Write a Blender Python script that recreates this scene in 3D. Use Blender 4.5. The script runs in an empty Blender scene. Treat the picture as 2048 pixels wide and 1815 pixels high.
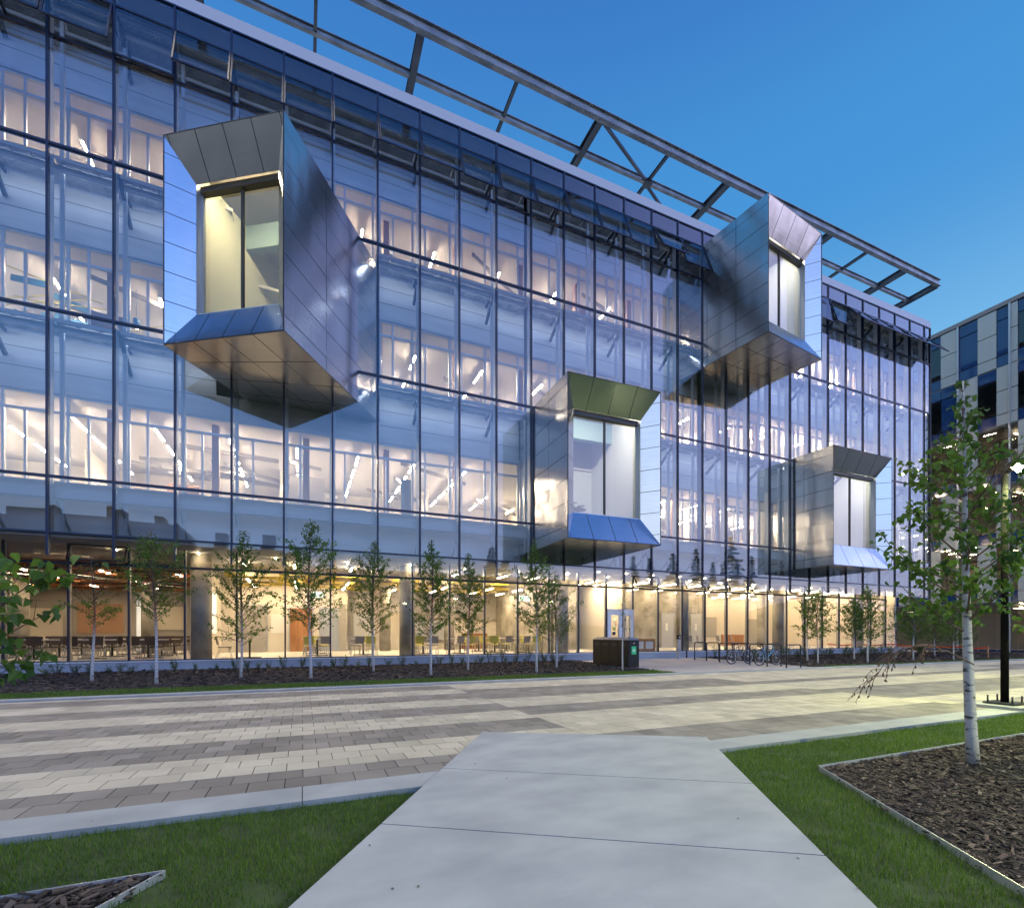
import bpy, math, random
from mathutils import Vector, Matrix

# ------------------------------------------------------------------ camera, sky, sun, exposure
scene = bpy.context.scene
F, CX, HY, EYE = 975.0, 1024.0, 1267.5, 1.25
VA = math.atan2(3290 - 1024, F)                     # camera heading, measured from the facade line (+X)
VIEW = Vector((math.cos(VA), math.sin(VA), 0)); RIGHT = Vector((math.sin(VA), -math.cos(VA), 0))
CAMP = Vector((0, 0, EYE))
cd = bpy.data.cameras.new("camera"); cam = bpy.data.objects.new("camera", cd)
scene.collection.objects.link(cam); scene.camera = cam
cam.location = CAMP; cam.rotation_euler = (math.pi / 2, 0, VA - math.pi / 2)
cd.sensor_fit = 'HORIZONTAL'; cd.sensor_width = 36.0; cd.lens = F / 2048 * 36.0
cd.shift_y = (HY - 907.5) / 2048.0
cd.clip_start = 0.05; cd.clip_end = 3000

world = bpy.data.worlds.new("World"); scene.world = world; world.use_nodes = True
wn, wl = world.node_tree.nodes, world.node_tree.links
wn.clear()
wo = wn.new('ShaderNodeOutputWorld'); bg = wn.new('ShaderNodeBackground'); wl.new(bg.outputs[0], wo.inputs[0])
tc = wn.new('ShaderNodeTexCoord'); sep = wn.new('ShaderNodeSeparateXYZ'); wl.new(tc.outputs['Generated'], sep.inputs[0])
def wramp(stops):
    r = wn.new('ShaderNodeValToRGB'); r.color_ramp.interpolation = 'EASE'
    e = r.color_ramp.elements
    e[0].position, e[0].color = stops[0][0], (*stops[0][1], 1); e[1].position, e[1].color = stops[-1][0], (*stops[-1][1], 1)
    for p, c in stops[1:-1]:
        k = e.new(p); k.color = (*c, 1)
    return r
east = wramp([(0.0, (.44, .72, .90)), (.12, (.38, .67, .90)), (.35, (.19, .49, .82)), (.62, (.062, .30, .69)), (.85, (.04, .18, .55)), (1.0, (.035, .15, .48))])
west = wramp([(0.0, (1.05, 1.05, 1.2)), (.08, (1.0, 1.22, 1.65)), (.22, (.92, 1.32, 2.2)), (.42, (.42, .95, 2.2)), (.62, (.18, .46, 1.35)), (.8, (.09, .27, .85)), (1.0, (.035, .15, .48))])
wl.new(sep.outputs[2], east.inputs[0]); wl.new(sep.outputs[2], west.inputs[0])
dt = wn.new('ShaderNodeVectorMath'); dt.operation = 'DOT_PRODUCT'; dt.inputs[1].default_value = (.22, -.975, 0)
wl.new(tc.outputs['Generated'], dt.inputs[0])
mr = wn.new('ShaderNodeMapRange'); mr.interpolation_type = 'SMOOTHSTEP'; mr.inputs[1].default_value = -.05; mr.inputs[2].default_value = .65
wl.new(dt.outputs['Value'], mr.inputs[0])
mx = wn.new('ShaderNodeMix'); mx.data_type = 'RGBA'
wl.new(mr.outputs[0], mx.inputs[0]); wl.new(east.outputs[0], mx.inputs[6]); wl.new(west.outputs[0], mx.inputs[7])
sky = wn.new('ShaderNodeTexSky'); sky.sky_type = 'NISHITA'; sky.sun_disc = False
SUN_EL, SUN_AZ = math.radians(4), math.atan2(-.17, -.90)
sky.sun_elevation = SUN_EL; sky.sun_rotation = math.pi / 2 - SUN_AZ
ad = wn.new('ShaderNodeVectorMath'); ad.operation = 'MULTIPLY_ADD'; ad.inputs[1].default_value = (.006, .006, .006)
dg = wn.new('ShaderNodeVectorMath'); dg.operation = 'DOT_PRODUCT'; dg.inputs[1].default_value = (-.87, -.42, .26)   # after-glow low in the west
wl.new(tc.outputs['Generated'], dg.inputs[0])
mg = wn.new('ShaderNodeMapRange'); mg.interpolation_type = 'SMOOTHSTEP'; mg.inputs[1].default_value = .76; mg.inputs[2].default_value = 1.0
wl.new(dg.outputs['Value'], mg.inputs[0])
gs = wn.new('ShaderNodeVectorMath'); gs.operation = 'SCALE'; gs.inputs[0].default_value = (.55, .45, .3); wl.new(mg.outputs[0], gs.inputs['Scale'])
ga = wn.new('ShaderNodeVectorMath'); ga.operation = 'ADD'; wl.new(gs.outputs[0], ga.inputs[0]); wl.new(mx.outputs[2], ga.inputs[1])
dl = wn.new('ShaderNodeVectorMath'); dl.operation = 'DOT_PRODUCT'; dl.inputs[1].default_value = (.78, -.60, .16)   # lavender band of the evening sky
wl.new(tc.outputs['Generated'], dl.inputs[0])
ml = wn.new('ShaderNodeMapRange'); ml.interpolation_type = 'SMOOTHSTEP'; ml.inputs[1].default_value = .70; ml.inputs[2].default_value = 1.0
wl.new(dl.outputs['Value'], ml.inputs[0])
ls = wn.new('ShaderNodeVectorMath'); ls.operation = 'SCALE'; ls.inputs[0].default_value = (.85, .60, .95); wl.new(ml.outputs[0], ls.inputs['Scale'])
gb = wn.new('ShaderNodeVectorMath'); gb.operation = 'ADD'; wl.new(ls.outputs[0], gb.inputs[0]); wl.new(ga.outputs[0], gb.inputs[1])
wl.new(sky.outputs[0], ad.inputs[0]); wl.new(gb.outputs[0], ad.inputs[2])
wl.new(ad.outputs[0], bg.inputs[0]); bg.inputs[1].default_value = 1.0

sd = bpy.data.lights.new("sun", 'SUN'); sun = bpy.data.objects.new("sun", sd); scene.collection.objects.link(sun)
sd.energy = 1.9; sd.angle = math.radians(16); sd.color = (1.0, .87, .64)      # fill put almost overhead to brighten the ground; dusk has no such source
d = Vector((-.08, .20, .975)); sun.rotation_euler = d.to_track_quat('Z', 'Y').to_euler()
vs = scene.view_settings
scene.display_settings.display_device = 'sRGB'; vs.view_transform = 'Standard'; vs.look = 'None'
vs.exposure = 0.0; vs.gamma = 1.0; vs.use_curve_mapping = False
cy = scene.cycles
cy.max_bounces = 10; cy.diffuse_bounces = 4; cy.glossy_bounces = 5; cy.transparent_max_bounces = 24; cy.transmission_bounces = 4
cy.sample_clamp_indirect = 4.0; cy.caustics_reflective = False; cy.caustics_refractive = False
cy.use_denoising = True
try: cy.use_light_tree = True
except Exception: pass

# ------------------------------------------------------------------ helpers
def col(o): scene.collection.objects.link(o); return o
def tag(o, label=None, cat=None, group=None, kind=None):
    if label: o['label'] = label
    if cat: o['category'] = cat
    if group: o['group'] = group
    if kind: o['kind'] = kind
    return o
def empty(name, loc=(0, 0, 0), rz=0, parent=None):
    o = bpy.data.objects.new(name, None); o.location = loc; o.rotation_euler = (0, 0, rz); o.empty_display_size = .2
    if parent: o.parent = parent
    return col(o)
def copy_tree(o, parent=None):
    c = o.copy(); col(c); c.parent = parent
    for ch in o.children: copy_tree(ch, c)
    return c
class MB:
    def __init__(s): s.v = []; s.f = []; s.m = []; s.t = []
    def face(s, pts, m=0, t=0.5):
        n = len(s.v); s.v += [tuple(p) for p in pts]; s.f.append(tuple(range(n, n + len(pts)))); s.m.append(m); s.t.append(t)
    def box(s, x0, x1, y0, y1, z0, z1, m=0, t=.5):
        n = len(s.v)
        s.v += [(x0, y0, z0), (x1, y0, z0), (x1, y1, z0), (x0, y1, z0), (x0, y0, z1), (x1, y0, z1), (x1, y1, z1), (x0, y1, z1)]
        for f in ((0, 3, 2, 1), (4, 5, 6, 7), (0, 1, 5, 4), (1, 2, 6, 5), (2, 3, 7, 6), (3, 0, 4, 7)):
            s.f.append(tuple(n + i for i in f)); s.m.append(m); s.t.append(t)
        return s
    def hexa(s, p, m=0):                      # eight corners: bottom 4 ccw, top 4 ccw
        n = len(s.v); s.v += [tuple(q) for q in p]
        for f in ((0, 3, 2, 1), (4, 5, 6, 7), (0, 1, 5, 4), (1, 2, 6, 5), (2, 3, 7, 6), (3, 0, 4, 7)):
            s.f.append(tuple(n + i for i in f)); s.m.append(m); s.t.append(.5)
        return s
    def bar(s, a, b, w, h, m=0, up=(0, 0, 1)):
        a, b = Vector(a), Vector(b); d = (b - a).normalized(); up = Vector(up)
        if abs(d.dot(up)) > .98: up = Vector((0, 1, 0))
        r = d.cross(up).normalized(); u = r.cross(d).normalized()
        c = []
        for q in (a, b):
            c += [q - r * w / 2 - u * h / 2, q + r * w / 2 - u * h / 2, q + r * w / 2 + u * h / 2, q - r * w / 2 + u * h / 2]
        n = len(s.v); s.v += [tuple(q) for q in c]
        for f in ((0, 1, 2, 3), (7, 6, 5, 4), (0, 4, 5, 1), (1, 5, 6, 2), (2, 6, 7, 3), (3, 7, 4, 0)):
            s.f.append(tuple(n + i for i in f)); s.m.append(m); s.t.append(.5)
        return s
    def ibeam(s, a, b, w, h, t=.025, m=0):
        a, b = Vector(a), Vector(b); z = Vector((0, 0, (h - t) / 2))
        s.bar(a + z, b + z, w, t, m); s.bar(a - z, b - z, w, t, m); s.bar(a, b, t * .8, h - 2 * t, m); return s
    def tube(s, pts, rad, n=8, m=0, cap=True):
        pts = [Vector(p) for p in pts]
        if not hasattr(rad, '__len__'): rad = [rad] * len(pts)
        base = len(s.v); prev = None
        for i, p in enumerate(pts):
            d = (pts[min(i + 1, len(pts) - 1)] - pts[max(i - 1, 0)]).normalized()
            if prev is None:
                a = Vector((0, 0, 1)) if abs(d.z) < .9 else Vector((1, 0, 0))
                r = d.cross(a).normalized()
            else: r = (prev - d * prev.dot(d)).normalized()
            prev = r; u = d.cross(r)
            for k in range(n):
                an = 2 * math.pi * k / n; q = p + (r * math.cos(an) + u * math.sin(an)) * rad[i]; s.v.append(tuple(q))
        for i in range(len(pts) - 1):
            for k in range(n):
                a0 = base + i * n + k; a1 = base + i * n + (k + 1) % n
                s.f.append((a0, a1, a1 + n, a0 + n)); s.m.append(m); s.t.append(.5)
        if cap:
            s.f.append(tuple(base + k for k in reversed(range(n)))); s.m.append(m); s.t.append(.5)
            s.f.append(tuple(base + (len(pts) - 1) * n + k for k in range(n))); s.m.append(m); s.t.append(.5)
        return s
    def torus(s, c, R0, r, ax='y', n=28, k=8, m=0):
        pts = []
        c = Vector(c); base = len(s.v)
        for i in range(n):
            a = 2 * math.pi * i / n
            for j in range(k):
                b = 2 * math.pi * j / k; rr = R0 + r * math.cos(b)
                s.v.append(tuple(c + Vector((rr * math.cos(a), r * math.sin(b), rr * math.sin(a)))))
        for i in range(n):
            for j in range(k):
                s.f.append((base + i * k + j, base + i * k + (j + 1) % k, base + ((i + 1) % n) * k + (j + 1) % k, base + ((i + 1) % n) * k + j)); s.m.append(m); s.t.append(.5)
        return s
    def build(s, name, mats, parent=None, smooth=False, loc=(0, 0, 0)):
        me = bpy.data.meshes.new(name); me.from_pydata(s.v, [], s.f); me.update()
        if not isinstance(mats, (list, tuple)): mats = [mats]
        for x in mats: me.materials.append(x)
        me.polygons.foreach_set('material_index', s.m)
        if any(abs(t - .5) > 1e-6 for t in s.t):
            at = me.attributes.new('tint', 'FLOAT', 'FACE'); at.data.foreach_set('value', s.t)
        if smooth: me.polygons.foreach_set('use_smooth', [True] * len(s.f))
        o = bpy.data.objects.new(name, me); o.location = loc
        if parent: o.parent = parent
        return col(o)
def pxd(p):
    d = Vector(p) - CAMP; D = d.dot(VIEW)
    if D < .1: return None
    return (CX + F * d.dot(RIGHT) / D, HY - F * d.z / D, D)
def score(v):
    c = [sum(q[i] for q in v) / len(v) for i in range(3)]; q = pxd(c)
    if q is None or q[0] < -60 or q[0] > 2110 or q[1] < -60: return 0
    e = [max(w[i] for w in v) - min(w[i] for w in v) for i in range(3)]
    return (max(e[0], e[1]) * max(e[2], .05)) / q[2] ** 2 + 1e-6
def capped(name, mbs, mats, parent, cap=100, smooth=False):
    mbs = [m for m in mbs if m.f]
    mbs.sort(key=lambda m: -score(m.v))
    for m in mbs[:cap]: m.build(name, mats, parent, smooth)
    if len(mbs) > cap:
        r = MB()
        for m in mbs[cap:]:
            n = len(r.v); r.v += m.v; r.f += [tuple(i + n for i in f) for f in m.f]; r.m += m.m; r.t += m.t
        tag(r.build(name, mats, parent, smooth), kind='stuff')
def cut(rect, holes):
    out = [rect]
    for h in holes:
        nx = []
        for (x0, x1, z0, z1) in out:
            hx0, hx1, hz0, hz1 = h
            if hx1 <= x0 or hx0 >= x1 or hz1 <= z0 or hz0 >= z1: nx.append((x0, x1, z0, z1)); continue
            if hx0 > x0: nx.append((x0, hx0, z0, z1))
            if hx1 < x1: nx.append((hx1, x1, z0, z1))
            a, b = max(x0, hx0), min(x1, hx1)
            if hz0 > z0: nx.append((a, b, z0, hz0))
            if hz1 < z1: nx.append((a, b, hz1, z1))
        out = nx
    return [r for r in out if r[1] - r[0] > .02 and r[3] - r[2] > .02]

# ------------------------------------------------------------------ materials
def mat(name, c=(.5, .5, .5), rough=.6, metal=0.0, spec=.5, emit=None, es=0, noise=None, bump=None, tint=None, coords='Object'):
    m = bpy.data.materials.new(name); m.use_nodes = True; N, L = m.node_tree.nodes, m.node_tree.links
    b = N['Principled BSDF']; b.inputs['Base Color'].default_value = (*c, 1); b.inputs['Roughness'].default_value = rough
    b.inputs['Metallic'].default_value = metal; b.inputs['Specular IOR Level'].default_value = spec
    if emit: b.inputs['Emission Color'].default_value = (*emit, 1); b.inputs['Emission Strength'].default_value = es
    t = N.new('ShaderNodeTexCoord')
    last = None
    if noise:                                   # (scale xyz, colour a, colour b, detail, lo, hi)
        sc, ca, cb, det, lo, hi = noise
        mp = N.new('ShaderNodeMapping'); mp.inputs['Scale'].default_value = sc; L.new(t.outputs[coords], mp.inputs[0])
        nz = N.new('ShaderNodeTexNoise'); nz.inputs['Scale'].default_value = 1; nz.inputs['Detail'].default_value = det; L.new(mp.outputs[0], nz.inputs[0])
        r = N.new('ShaderNodeValToRGB'); r.color_ramp.elements[0].position = lo; r.color_ramp.elements[1].position = hi
        r.color_ramp.elements[0].color = (*ca, 1); r.color_ramp.elements[1].color = (*cb, 1)
        L.new(nz.outputs[0], r.inputs[0]); last = r.outputs[0]; L.new(last, b.inputs['Base Color'])
    if tint:                                    # face attribute brightens or darkens
        at = N.new('ShaderNodeAttribute'); at.attribute_name = 'tint'
        mr_ = N.new('ShaderNodeMapRange'); mr_.inputs[3].default_value = 1 - tint; mr_.inputs[4].default_value = 1 + tint; L.new(at.outputs['Fac'], mr_.inputs[0])
        vm = N.new('ShaderNodeVectorMath'); vm.operation = 'SCALE'; L.new(mr_.outputs[0], vm.inputs['Scale'])
        if last: L.new(last, vm.inputs[0])
        else: vm.inputs[0].default_value = c
        L.new(vm.outputs[0], b.inputs['Base Color'])
    if bump:                                    # (scale xyz, strength, distance, detail)
        sc, st, dist, det = bump
        mp = N.new('ShaderNodeMapping'); mp.inputs['Scale'].default_value = sc; L.new(t.outputs[coords], mp.inputs[0])
        nz = N.new('ShaderNodeTexNoise'); nz.inputs['Scale'].default_value = 1; nz.inputs['Detail'].default_value = det; L.new(mp.outputs[0], nz.inputs[0])
        bp = N.new('ShaderNodeBump'); bp.inputs['Strength'].default_value = st; bp.inputs['Distance'].default_value = dist
        L.new(nz.outputs[0], bp.inputs['Height']); L.new(bp.outputs[0], b.inputs['Normal'])
    return m
def glass(name, trans=(.88, .94, .98), ior=1.7, rough=0.0, gcol=(1, 1, 1), wave=0.0):
    m = bpy.data.materials.new(name); m.use_nodes = True; N, L = m.node_tree.nodes, m.node_tree.links; N.clear()
    o = N.new('ShaderNodeOutputMaterial'); mixn = N.new('ShaderNodeMixShader'); tr = N.new('ShaderNodeBsdfTransparent'); gl = N.new('ShaderNodeBsdfGlossy')
    fr = N.new('ShaderNodeFresnel'); fr.inputs['IOR'].default_value = ior
    tr.inputs[0].default_value = (*trans, 1); gl.inputs[0].default_value = (*gcol, 1); gl.inputs['Roughness'].default_value = rough
    geo = N.new('ShaderNodeNewGeometry')
    nrm = N.new('ShaderNodeVectorMath'); nrm.operation = 'SCALE'
    # same reflectance from both sides of the pane
    sg = N.new('ShaderNodeMapRange'); sg.inputs[3].default_value = 1; sg.inputs[4].default_value = 1 / ior * ior
    L.new(fr.outputs[0], mixn.inputs[0]); L.new(tr.outputs[0], mixn.inputs[1]); L.new(gl.outputs[0], mixn.inputs[2]); L.new(mixn.outputs[0], o.inputs[0])
    if wave:
        t = N.new('ShaderNodeTexCoord'); nz = N.new('ShaderNodeTexNoise'); nz.inputs['Scale'].default_value = .6; nz.inputs['Detail'].default_value = 0
        bp = N.new('ShaderNodeBump'); bp.inputs['Strength'].default_value = wave; bp.inputs['Distance'].default_value = .02
        L.new(t.outputs['Object'], nz.inputs[0]); L.new(nz.outputs[0], bp.inputs['Height']); L.new(bp.outputs[0], gl.inputs['Normal'])
    for n in (geo, nrm, sg): N.remove(n)
    return m
def leafmat(name, c, c2, tr=.35):
    m = bpy.data.materials.new(name); m.use_nodes = True; N, L = m.node_tree.nodes, m.node_tree.links; N.clear()
    o = N.new('ShaderNodeOutputMaterial'); b = N.new('ShaderNodeBsdfPrincipled'); tl = N.new('ShaderNodeBsdfTranslucent'); mixn = N.new('ShaderNodeMixShader')
    at = N.new('ShaderNodeAttribute'); at.attribute_name = 'tint'; r = N.new('ShaderNodeValToRGB')
    r.color_ramp.elements[0].color = (*c, 1); r.color_ramp.elements[1].color = (*c2, 1); L.new(at.outputs['Fac'], r.inputs[0])
    L.new(r.outputs[0], b.inputs['Base Color']); L.new(r.outputs[0], tl.inputs[0]); b.inputs['Roughness'].default_value = .45; b.inputs['Specular IOR Level'].default_value = .35
    mixn.inputs[0].default_value = tr; L.new(b.outputs[0], mixn.inputs[1]); L.new(tl.outputs[0], mixn.inputs[2]); L.new(mixn.outputs[0], o.inputs[0])
    return m
M = {}
M['glass'] = glass('facade_glass', (.90, .95, 1.0), 2.0, gcol=(.84, .94, 1.0), wave=.10)
M['glass_in'] = glass('inner_glass', (.93, .95, .97), 1.45)
M['glass_ground'] = glass('ground_floor_glass', (.95, .96, .95), 1.5)
M['glass_box'] = glass('bay_glass', (.93, .96, .94), 2.05)
M['dark'] = mat('dark_aluminium', (.018, .026, .055), .35, .3)
M['alu'] = mat('pale_aluminium', (.50, .53, .56), .4, .5)
M['white'] = mat('white_panel', (.72, .73, .76), .45, noise=((.4, .4, 3), (.68, .70, .72), (.82, .83, .84), 2, .3, .7))
M['fascia'] = mat('white_fascia', (.50, .51, .54), .5)
M['cav'] = mat('cavity_steel', (.66, .70, .74), .5, .2)
M['galv'] = mat('galvanised_steel', (.42, .45, .48), .45, .7, noise=((3, 3, 3), (.34, .37, .41), (.52, .55, .58), 4, .35, .65))
M['girder'] = mat('roof_girder', (.26, .29, .32), .5, .4, noise=((1.5, 3, 3), (.16, .19, .22), (.34, .37, .40), 5, .3, .7))
M['beam'] = mat('painted_roof_steel', (.16, .18, .21), .45, .5, noise=((1.5, 1.5, 6), (.06, .075, .095), (.12, .14, .165), 4, .3, .7))
M['steel'] = mat('brushed_stainless', (.60, .60, .61), .21, 1.0, noise=((.9, .9, 25), (.555, .555, .565), (.60, .60, .61), 3, .3, .7), bump=((1.2, 1.2, .4), .34, .06, 1))
M['seam'] = mat('dark_seam', (.02, .02, .025), .6)
M['slab'] = mat('floor_slab', (.45, .44, .42), .6)
M['ceil'] = mat('interior_ceiling', (.72, .69, .66), .7)
M['wall_in'] = mat('interior_wall', (.76, .70, .60), .7)
M['wall_grey'] = mat('interior_grey_wall', (.40, .38, .35), .7)
M['bayroom'] = mat('bay_room_wall', (.80, .78, .62), .8)
M['conc'] = mat('cast_concrete', (.42, .40, .36), .7, noise=((1.1, 1.1, 1.1), (.20, .185, .16), (.50, .47, .41), 7, .32, .66))
M['wood'] = mat('timber', (.36, .17, .07), .5, noise=((4, 4, .7), (.26, .11, .04), (.45, .22, .09), 4, .3, .7))
M['post'] = mat('brown_column', (.42, .25, .15), .55)
M['lamp'] = mat('lamp_strip', (1, 1, 1), .5, emit=(1.0, .74, .46), es=225)
M['lamp_g'] = mat('warm_lamp_strip', (1, 1, 1), .5, emit=(1.0, .75, .44), es=195)
M['lamp_bay'] = mat('bay_lamp_strip', (1, 1, 1), .5, emit=(1.0, .84, .52), es=290)
M['lamp_bay2'] = mat('bay_lamp_neutral', (1, 1, 1), .5, emit=(1.0, .92, .78), es=260)
M['bayroom2'] = mat('bay_room_white', (.74, .75, .73), .8)
M['bulkhead'] = mat('teal_bulkhead', (.30, .42, .42), .7)
M['lamp_dim'] = mat('neighbour_lamp', (1, 1, 1), .5, emit=(1.0, .76, .46), es=9)
M['cav_fill'] = mat('catwalk_fill_strip', (1, 1, 1), .5, emit=(.80, .88, 1.0), es=30)
M['down'] = mat('downlight', (1, 1, 1), .5, emit=(1.0, .78, .48), es=30)
M['black'] = mat('black_powder_coat', (.010, .010, .011), .55, spec=.3)
M['charcoal'] = mat('charcoal_paint', (.035, .038, .042), .4, .3)
M['grey'] = mat('grey_paint', (.22, .22, .23), .5)
M['yellow'] = mat('yellow_plastic', (.62, .56, .10), .45)
M['blue'] = mat('blue_baffle', (.10, .30, .55), .5)
M['gchair'] = mat('grey_plastic', (.30, .27, .24), .5)
M['dchair'] = mat('brown_chair_plastic', (.06, .04, .03), .5)
M['table'] = mat('pale_tabletop', (.62, .58, .50), .4)
M['red'] = mat('red_tape', (.65, .06, .02), .5)
M['rubber'] = mat('rubber', (.012, .012, .012), .6)
M['silver'] = mat('silver_metal', (.6, .6, .6), .3, .9)
M['paper'] = mat('white_paper', (.8, .8, .78), .7)
M['green_sign'] = mat('green_sign', (.02, .40, .16), .5, emit=(.02, .5, .2), es=.12)
M['sign_lit'] = mat('lit_sign', (.9, .9, .9), .5, emit=(.9, 1, .95), es=2.0)
M['screen'] = mat('projection_screen', (.85, .85, .85), .6, emit=(1, .97, .90), es=.5)
M['lampglow'] = mat('street_lamp_lens', (1, 1, .8), .5, emit=(.92, 1.0, .50), es=110)
M['walk'] = mat('sidewalk_concrete', (.40, .42, .43), .75, noise=((1.6, 2.6, 1), (.265, .28, .29), (.375, .388, .388), 10, .30, .70), bump=((60, 60, 60), .2, .004, 3))
M['kerb'] = mat('kerb_concrete', (.40, .41, .41), .75, noise=((2, 2, 2), (.25, .265, .27), (.35, .36, .36), 7, .3, .7), bump=((70, 70, 70), .15, .004, 2))
M['plinth'] = mat('plinth_concrete', (.34, .36, .40), .7, noise=((1, 1, 3), (.30, .32, .36), (.40, .42, .45), 5, .3, .7))
M['plaza'] = mat('plaza_concrete', (.42, .38, .34), .7, noise=((.7, .7, 1), (.36, .33, .30), (.47, .43, .39), 6, .3, .7))
M['paver_l'] = mat('cream_paver', (.44, .40, .31), .7, noise=((1.3, 1.3, 1.3), (.38, .34, .26), (.51, .455, .35), 9, .3, .7), tint=.17, bump=((90, 90, 90), .15, .003, 2))
M['paver_d'] = mat('dark_paver', (.135, .125, .115), .7, noise=((1.3, 1.3, 1.3), (.165, .15, .13), (.245, .22, .19), 9, .3, .7), tint=.25, bump=((90, 90, 90), .15, .003, 2))
M['joint'] = mat('paver_joint_sand', (.05, .045, .04), .9)
M['soil'] = mat('lawn_soil', (.03, .05, .012), .95, noise=((5, 5, 5), (.02, .035, .008), (.045, .075, .018), 5, .3, .7))
M['ground'] = mat('outer_ground', (.10, .10, .09), .9, noise=((.3, .3, .3), (.07, .08, .06), (.13, .12, .11), 5, .3, .7))
M['mulch'] = mat('mulch_ground', (.05, .035, .03), .95, noise=((14, 14, 14), (.015, .011, .010), (.085, .06, .05), 6, .35, .7), bump=((30, 30, 30), .8, .03, 4))
M['chip'] = mat('wood_chip', (.085, .06, .045), .85, tint=.85)
M['edging'] = mat('metal_edging', (.55, .56, .58), .4, .6)
M['bark'] = mat('birch_bark', (.6, .58, .55), .7, noise=((6, 6, 45), (.07, .06, .055), (.56, .53, .50), 4, .33, .46), bump=((20, 20, 60), .5, .01, 3))
M['bark_big'] = mat('old_birch_bark', (.6, .58, .55), .75, noise=((10, 10, 26), (.06, .055, .05), (.46, .43, .41), 6, .37, .46), bump=((20, 20, 60), .6, .01, 3))
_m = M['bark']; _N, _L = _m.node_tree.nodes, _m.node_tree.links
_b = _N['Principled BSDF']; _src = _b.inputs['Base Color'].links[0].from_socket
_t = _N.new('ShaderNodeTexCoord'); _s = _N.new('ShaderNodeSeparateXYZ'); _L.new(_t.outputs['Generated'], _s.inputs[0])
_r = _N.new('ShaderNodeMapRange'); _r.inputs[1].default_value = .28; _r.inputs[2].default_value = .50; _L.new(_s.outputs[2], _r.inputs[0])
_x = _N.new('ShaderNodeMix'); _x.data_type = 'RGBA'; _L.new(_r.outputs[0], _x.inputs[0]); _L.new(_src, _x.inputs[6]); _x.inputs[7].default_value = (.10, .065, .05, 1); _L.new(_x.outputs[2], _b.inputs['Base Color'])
M['barkb'] = mat('brown_bark', (.16, .10, .07), .8, noise=((8, 8, 30), (.08, .05, .035), (.24, .15, .11), 4, .3, .7))
M['twig'] = mat('twig', (.07, .045, .035), .8)
M['leaf'] = leafmat('birch_leaf', (.035, .095, .014), (.17, .29, .04), .42)
M['leaf2'] = leafmat('shrub_leaf', (.03, .08, .015), (.12, .20, .035))
M['leaf_dark'] = leafmat('dark_leaf', (.006, .018, .006), (.02, .045, .014), .2)
M['dry'] = leafmat('dry_leaf', (.08, .045, .02), (.16, .10, .05), .2)
M['needle'] = leafmat('conifer_needle', (.006, .016, .008), (.018, .035, .016), .1)
M['grass'] = leafmat('grass_blade', (.040, .11, .008), (.20, .30, .035), .3)
M['brickdark'] = mat('brown_wall', (.10, .075, .06), .8)
M['bluepanel'] = mat('dark_blue_glass', (.012, .045, .15), .08, .0, spec=.9)
M['palepanel'] = mat('pale_grey_panel', (.33, .36, .35), .5, noise=((.3, .3, .3), (.40, .43, .42), (.46, .49, .47), 2, .3, .7))
M['winlit'] = mat('lit_room_wall', (.45, .36, .25), .8)

def sheet(name, poly, z, m, kind='structure'):
    b = MB(); b.face([(x, y, z) for x, y in poly]); o = b.build(name, m); return tag(o, kind=kind)
def slab(name, poly, z0, z1, m, kind='structure'):
    b = MB(); n = len(poly); b.face([(x, y, z1) for x, y in poly])
    for i in range(n):
        (x0, y0), (x1, y1) = poly[i], poly[(i + 1) % n]
        b.face([(x0, y0, z0), (x1, y1, z0), (x1, y1, z1), (x0, y0, z1)])
    o = b.build(name, m); return tag(o, kind=kind) if kind else o
def inside(p, poly):
    x, y = p; c = False; j = len(poly) - 1
    for i in range(len(poly)):
        xi, yi = poly[i]; xj, yj = poly[j]
        if (yi > y) != (yj > y) and x < (xj - xi) * (y - yi) / (yj - yi) + xi: c = not c
        j = i
    return c

# ------------------------------------------------------------------ ground
YG, YU, YI = 20.3, 18.85, 20.3           # ground floor glazing, outer glass skin, inner wall
P, X0 = 1.6, -.59                        # mullion pitch and phase
XL, XR = X0 - 9 * P, 38.46               # ends of the building
U = Vector((.548, .8365)); W_ = Vector((.8365, -.548))      # direction of the concrete walk and its width
sheet('ground', [(-400, -400), (600, -400), (600, 500), (-400, 500)], -.10, M['ground'])
ca, cb = Vector((2.10, 5.82)), Vector((4.47, 4.47))
UL, UR = Vector((.5365, .8439)), Vector((.5575, .8302))     # the two edges of the walk
walk_poly = [tuple(ca), tuple(cb), tuple(cb - UR * 9), tuple(ca - UL * 9)]
bedR = [(4.5, 3.1), (13.0, 3.1), (13.0, -4), tuple(Vector((4.5, 3.1)) - U * 8.5)]
bedL = [(-.67, 3.11), tuple(Vector((-.67, 3.11)) - U * 6), (-9, -2), (-9, 3.11)]
sheet('lawn', [(-30, -30), (60, -30), (60, 3.98), (-30, 3.98)], -.045, M['soil'])
wk = MB()
js = [0.0]
def gz(x, y):
    r = VIEW + RIGHT * (x - CX) / F + Vector((0, 0, 1)) * (HY - y) / F; q = CAMP + r * (-EYE / r.z); return Vector((q.x, q.y))
for q in ((893, 1538.4), (766.4, 1650.7)): js.append((ca - gz(*q)).dot(U))
st = js[2] - js[1]
while js[-1] < 8.5: js.append(js[-1] + 1.75)
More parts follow.
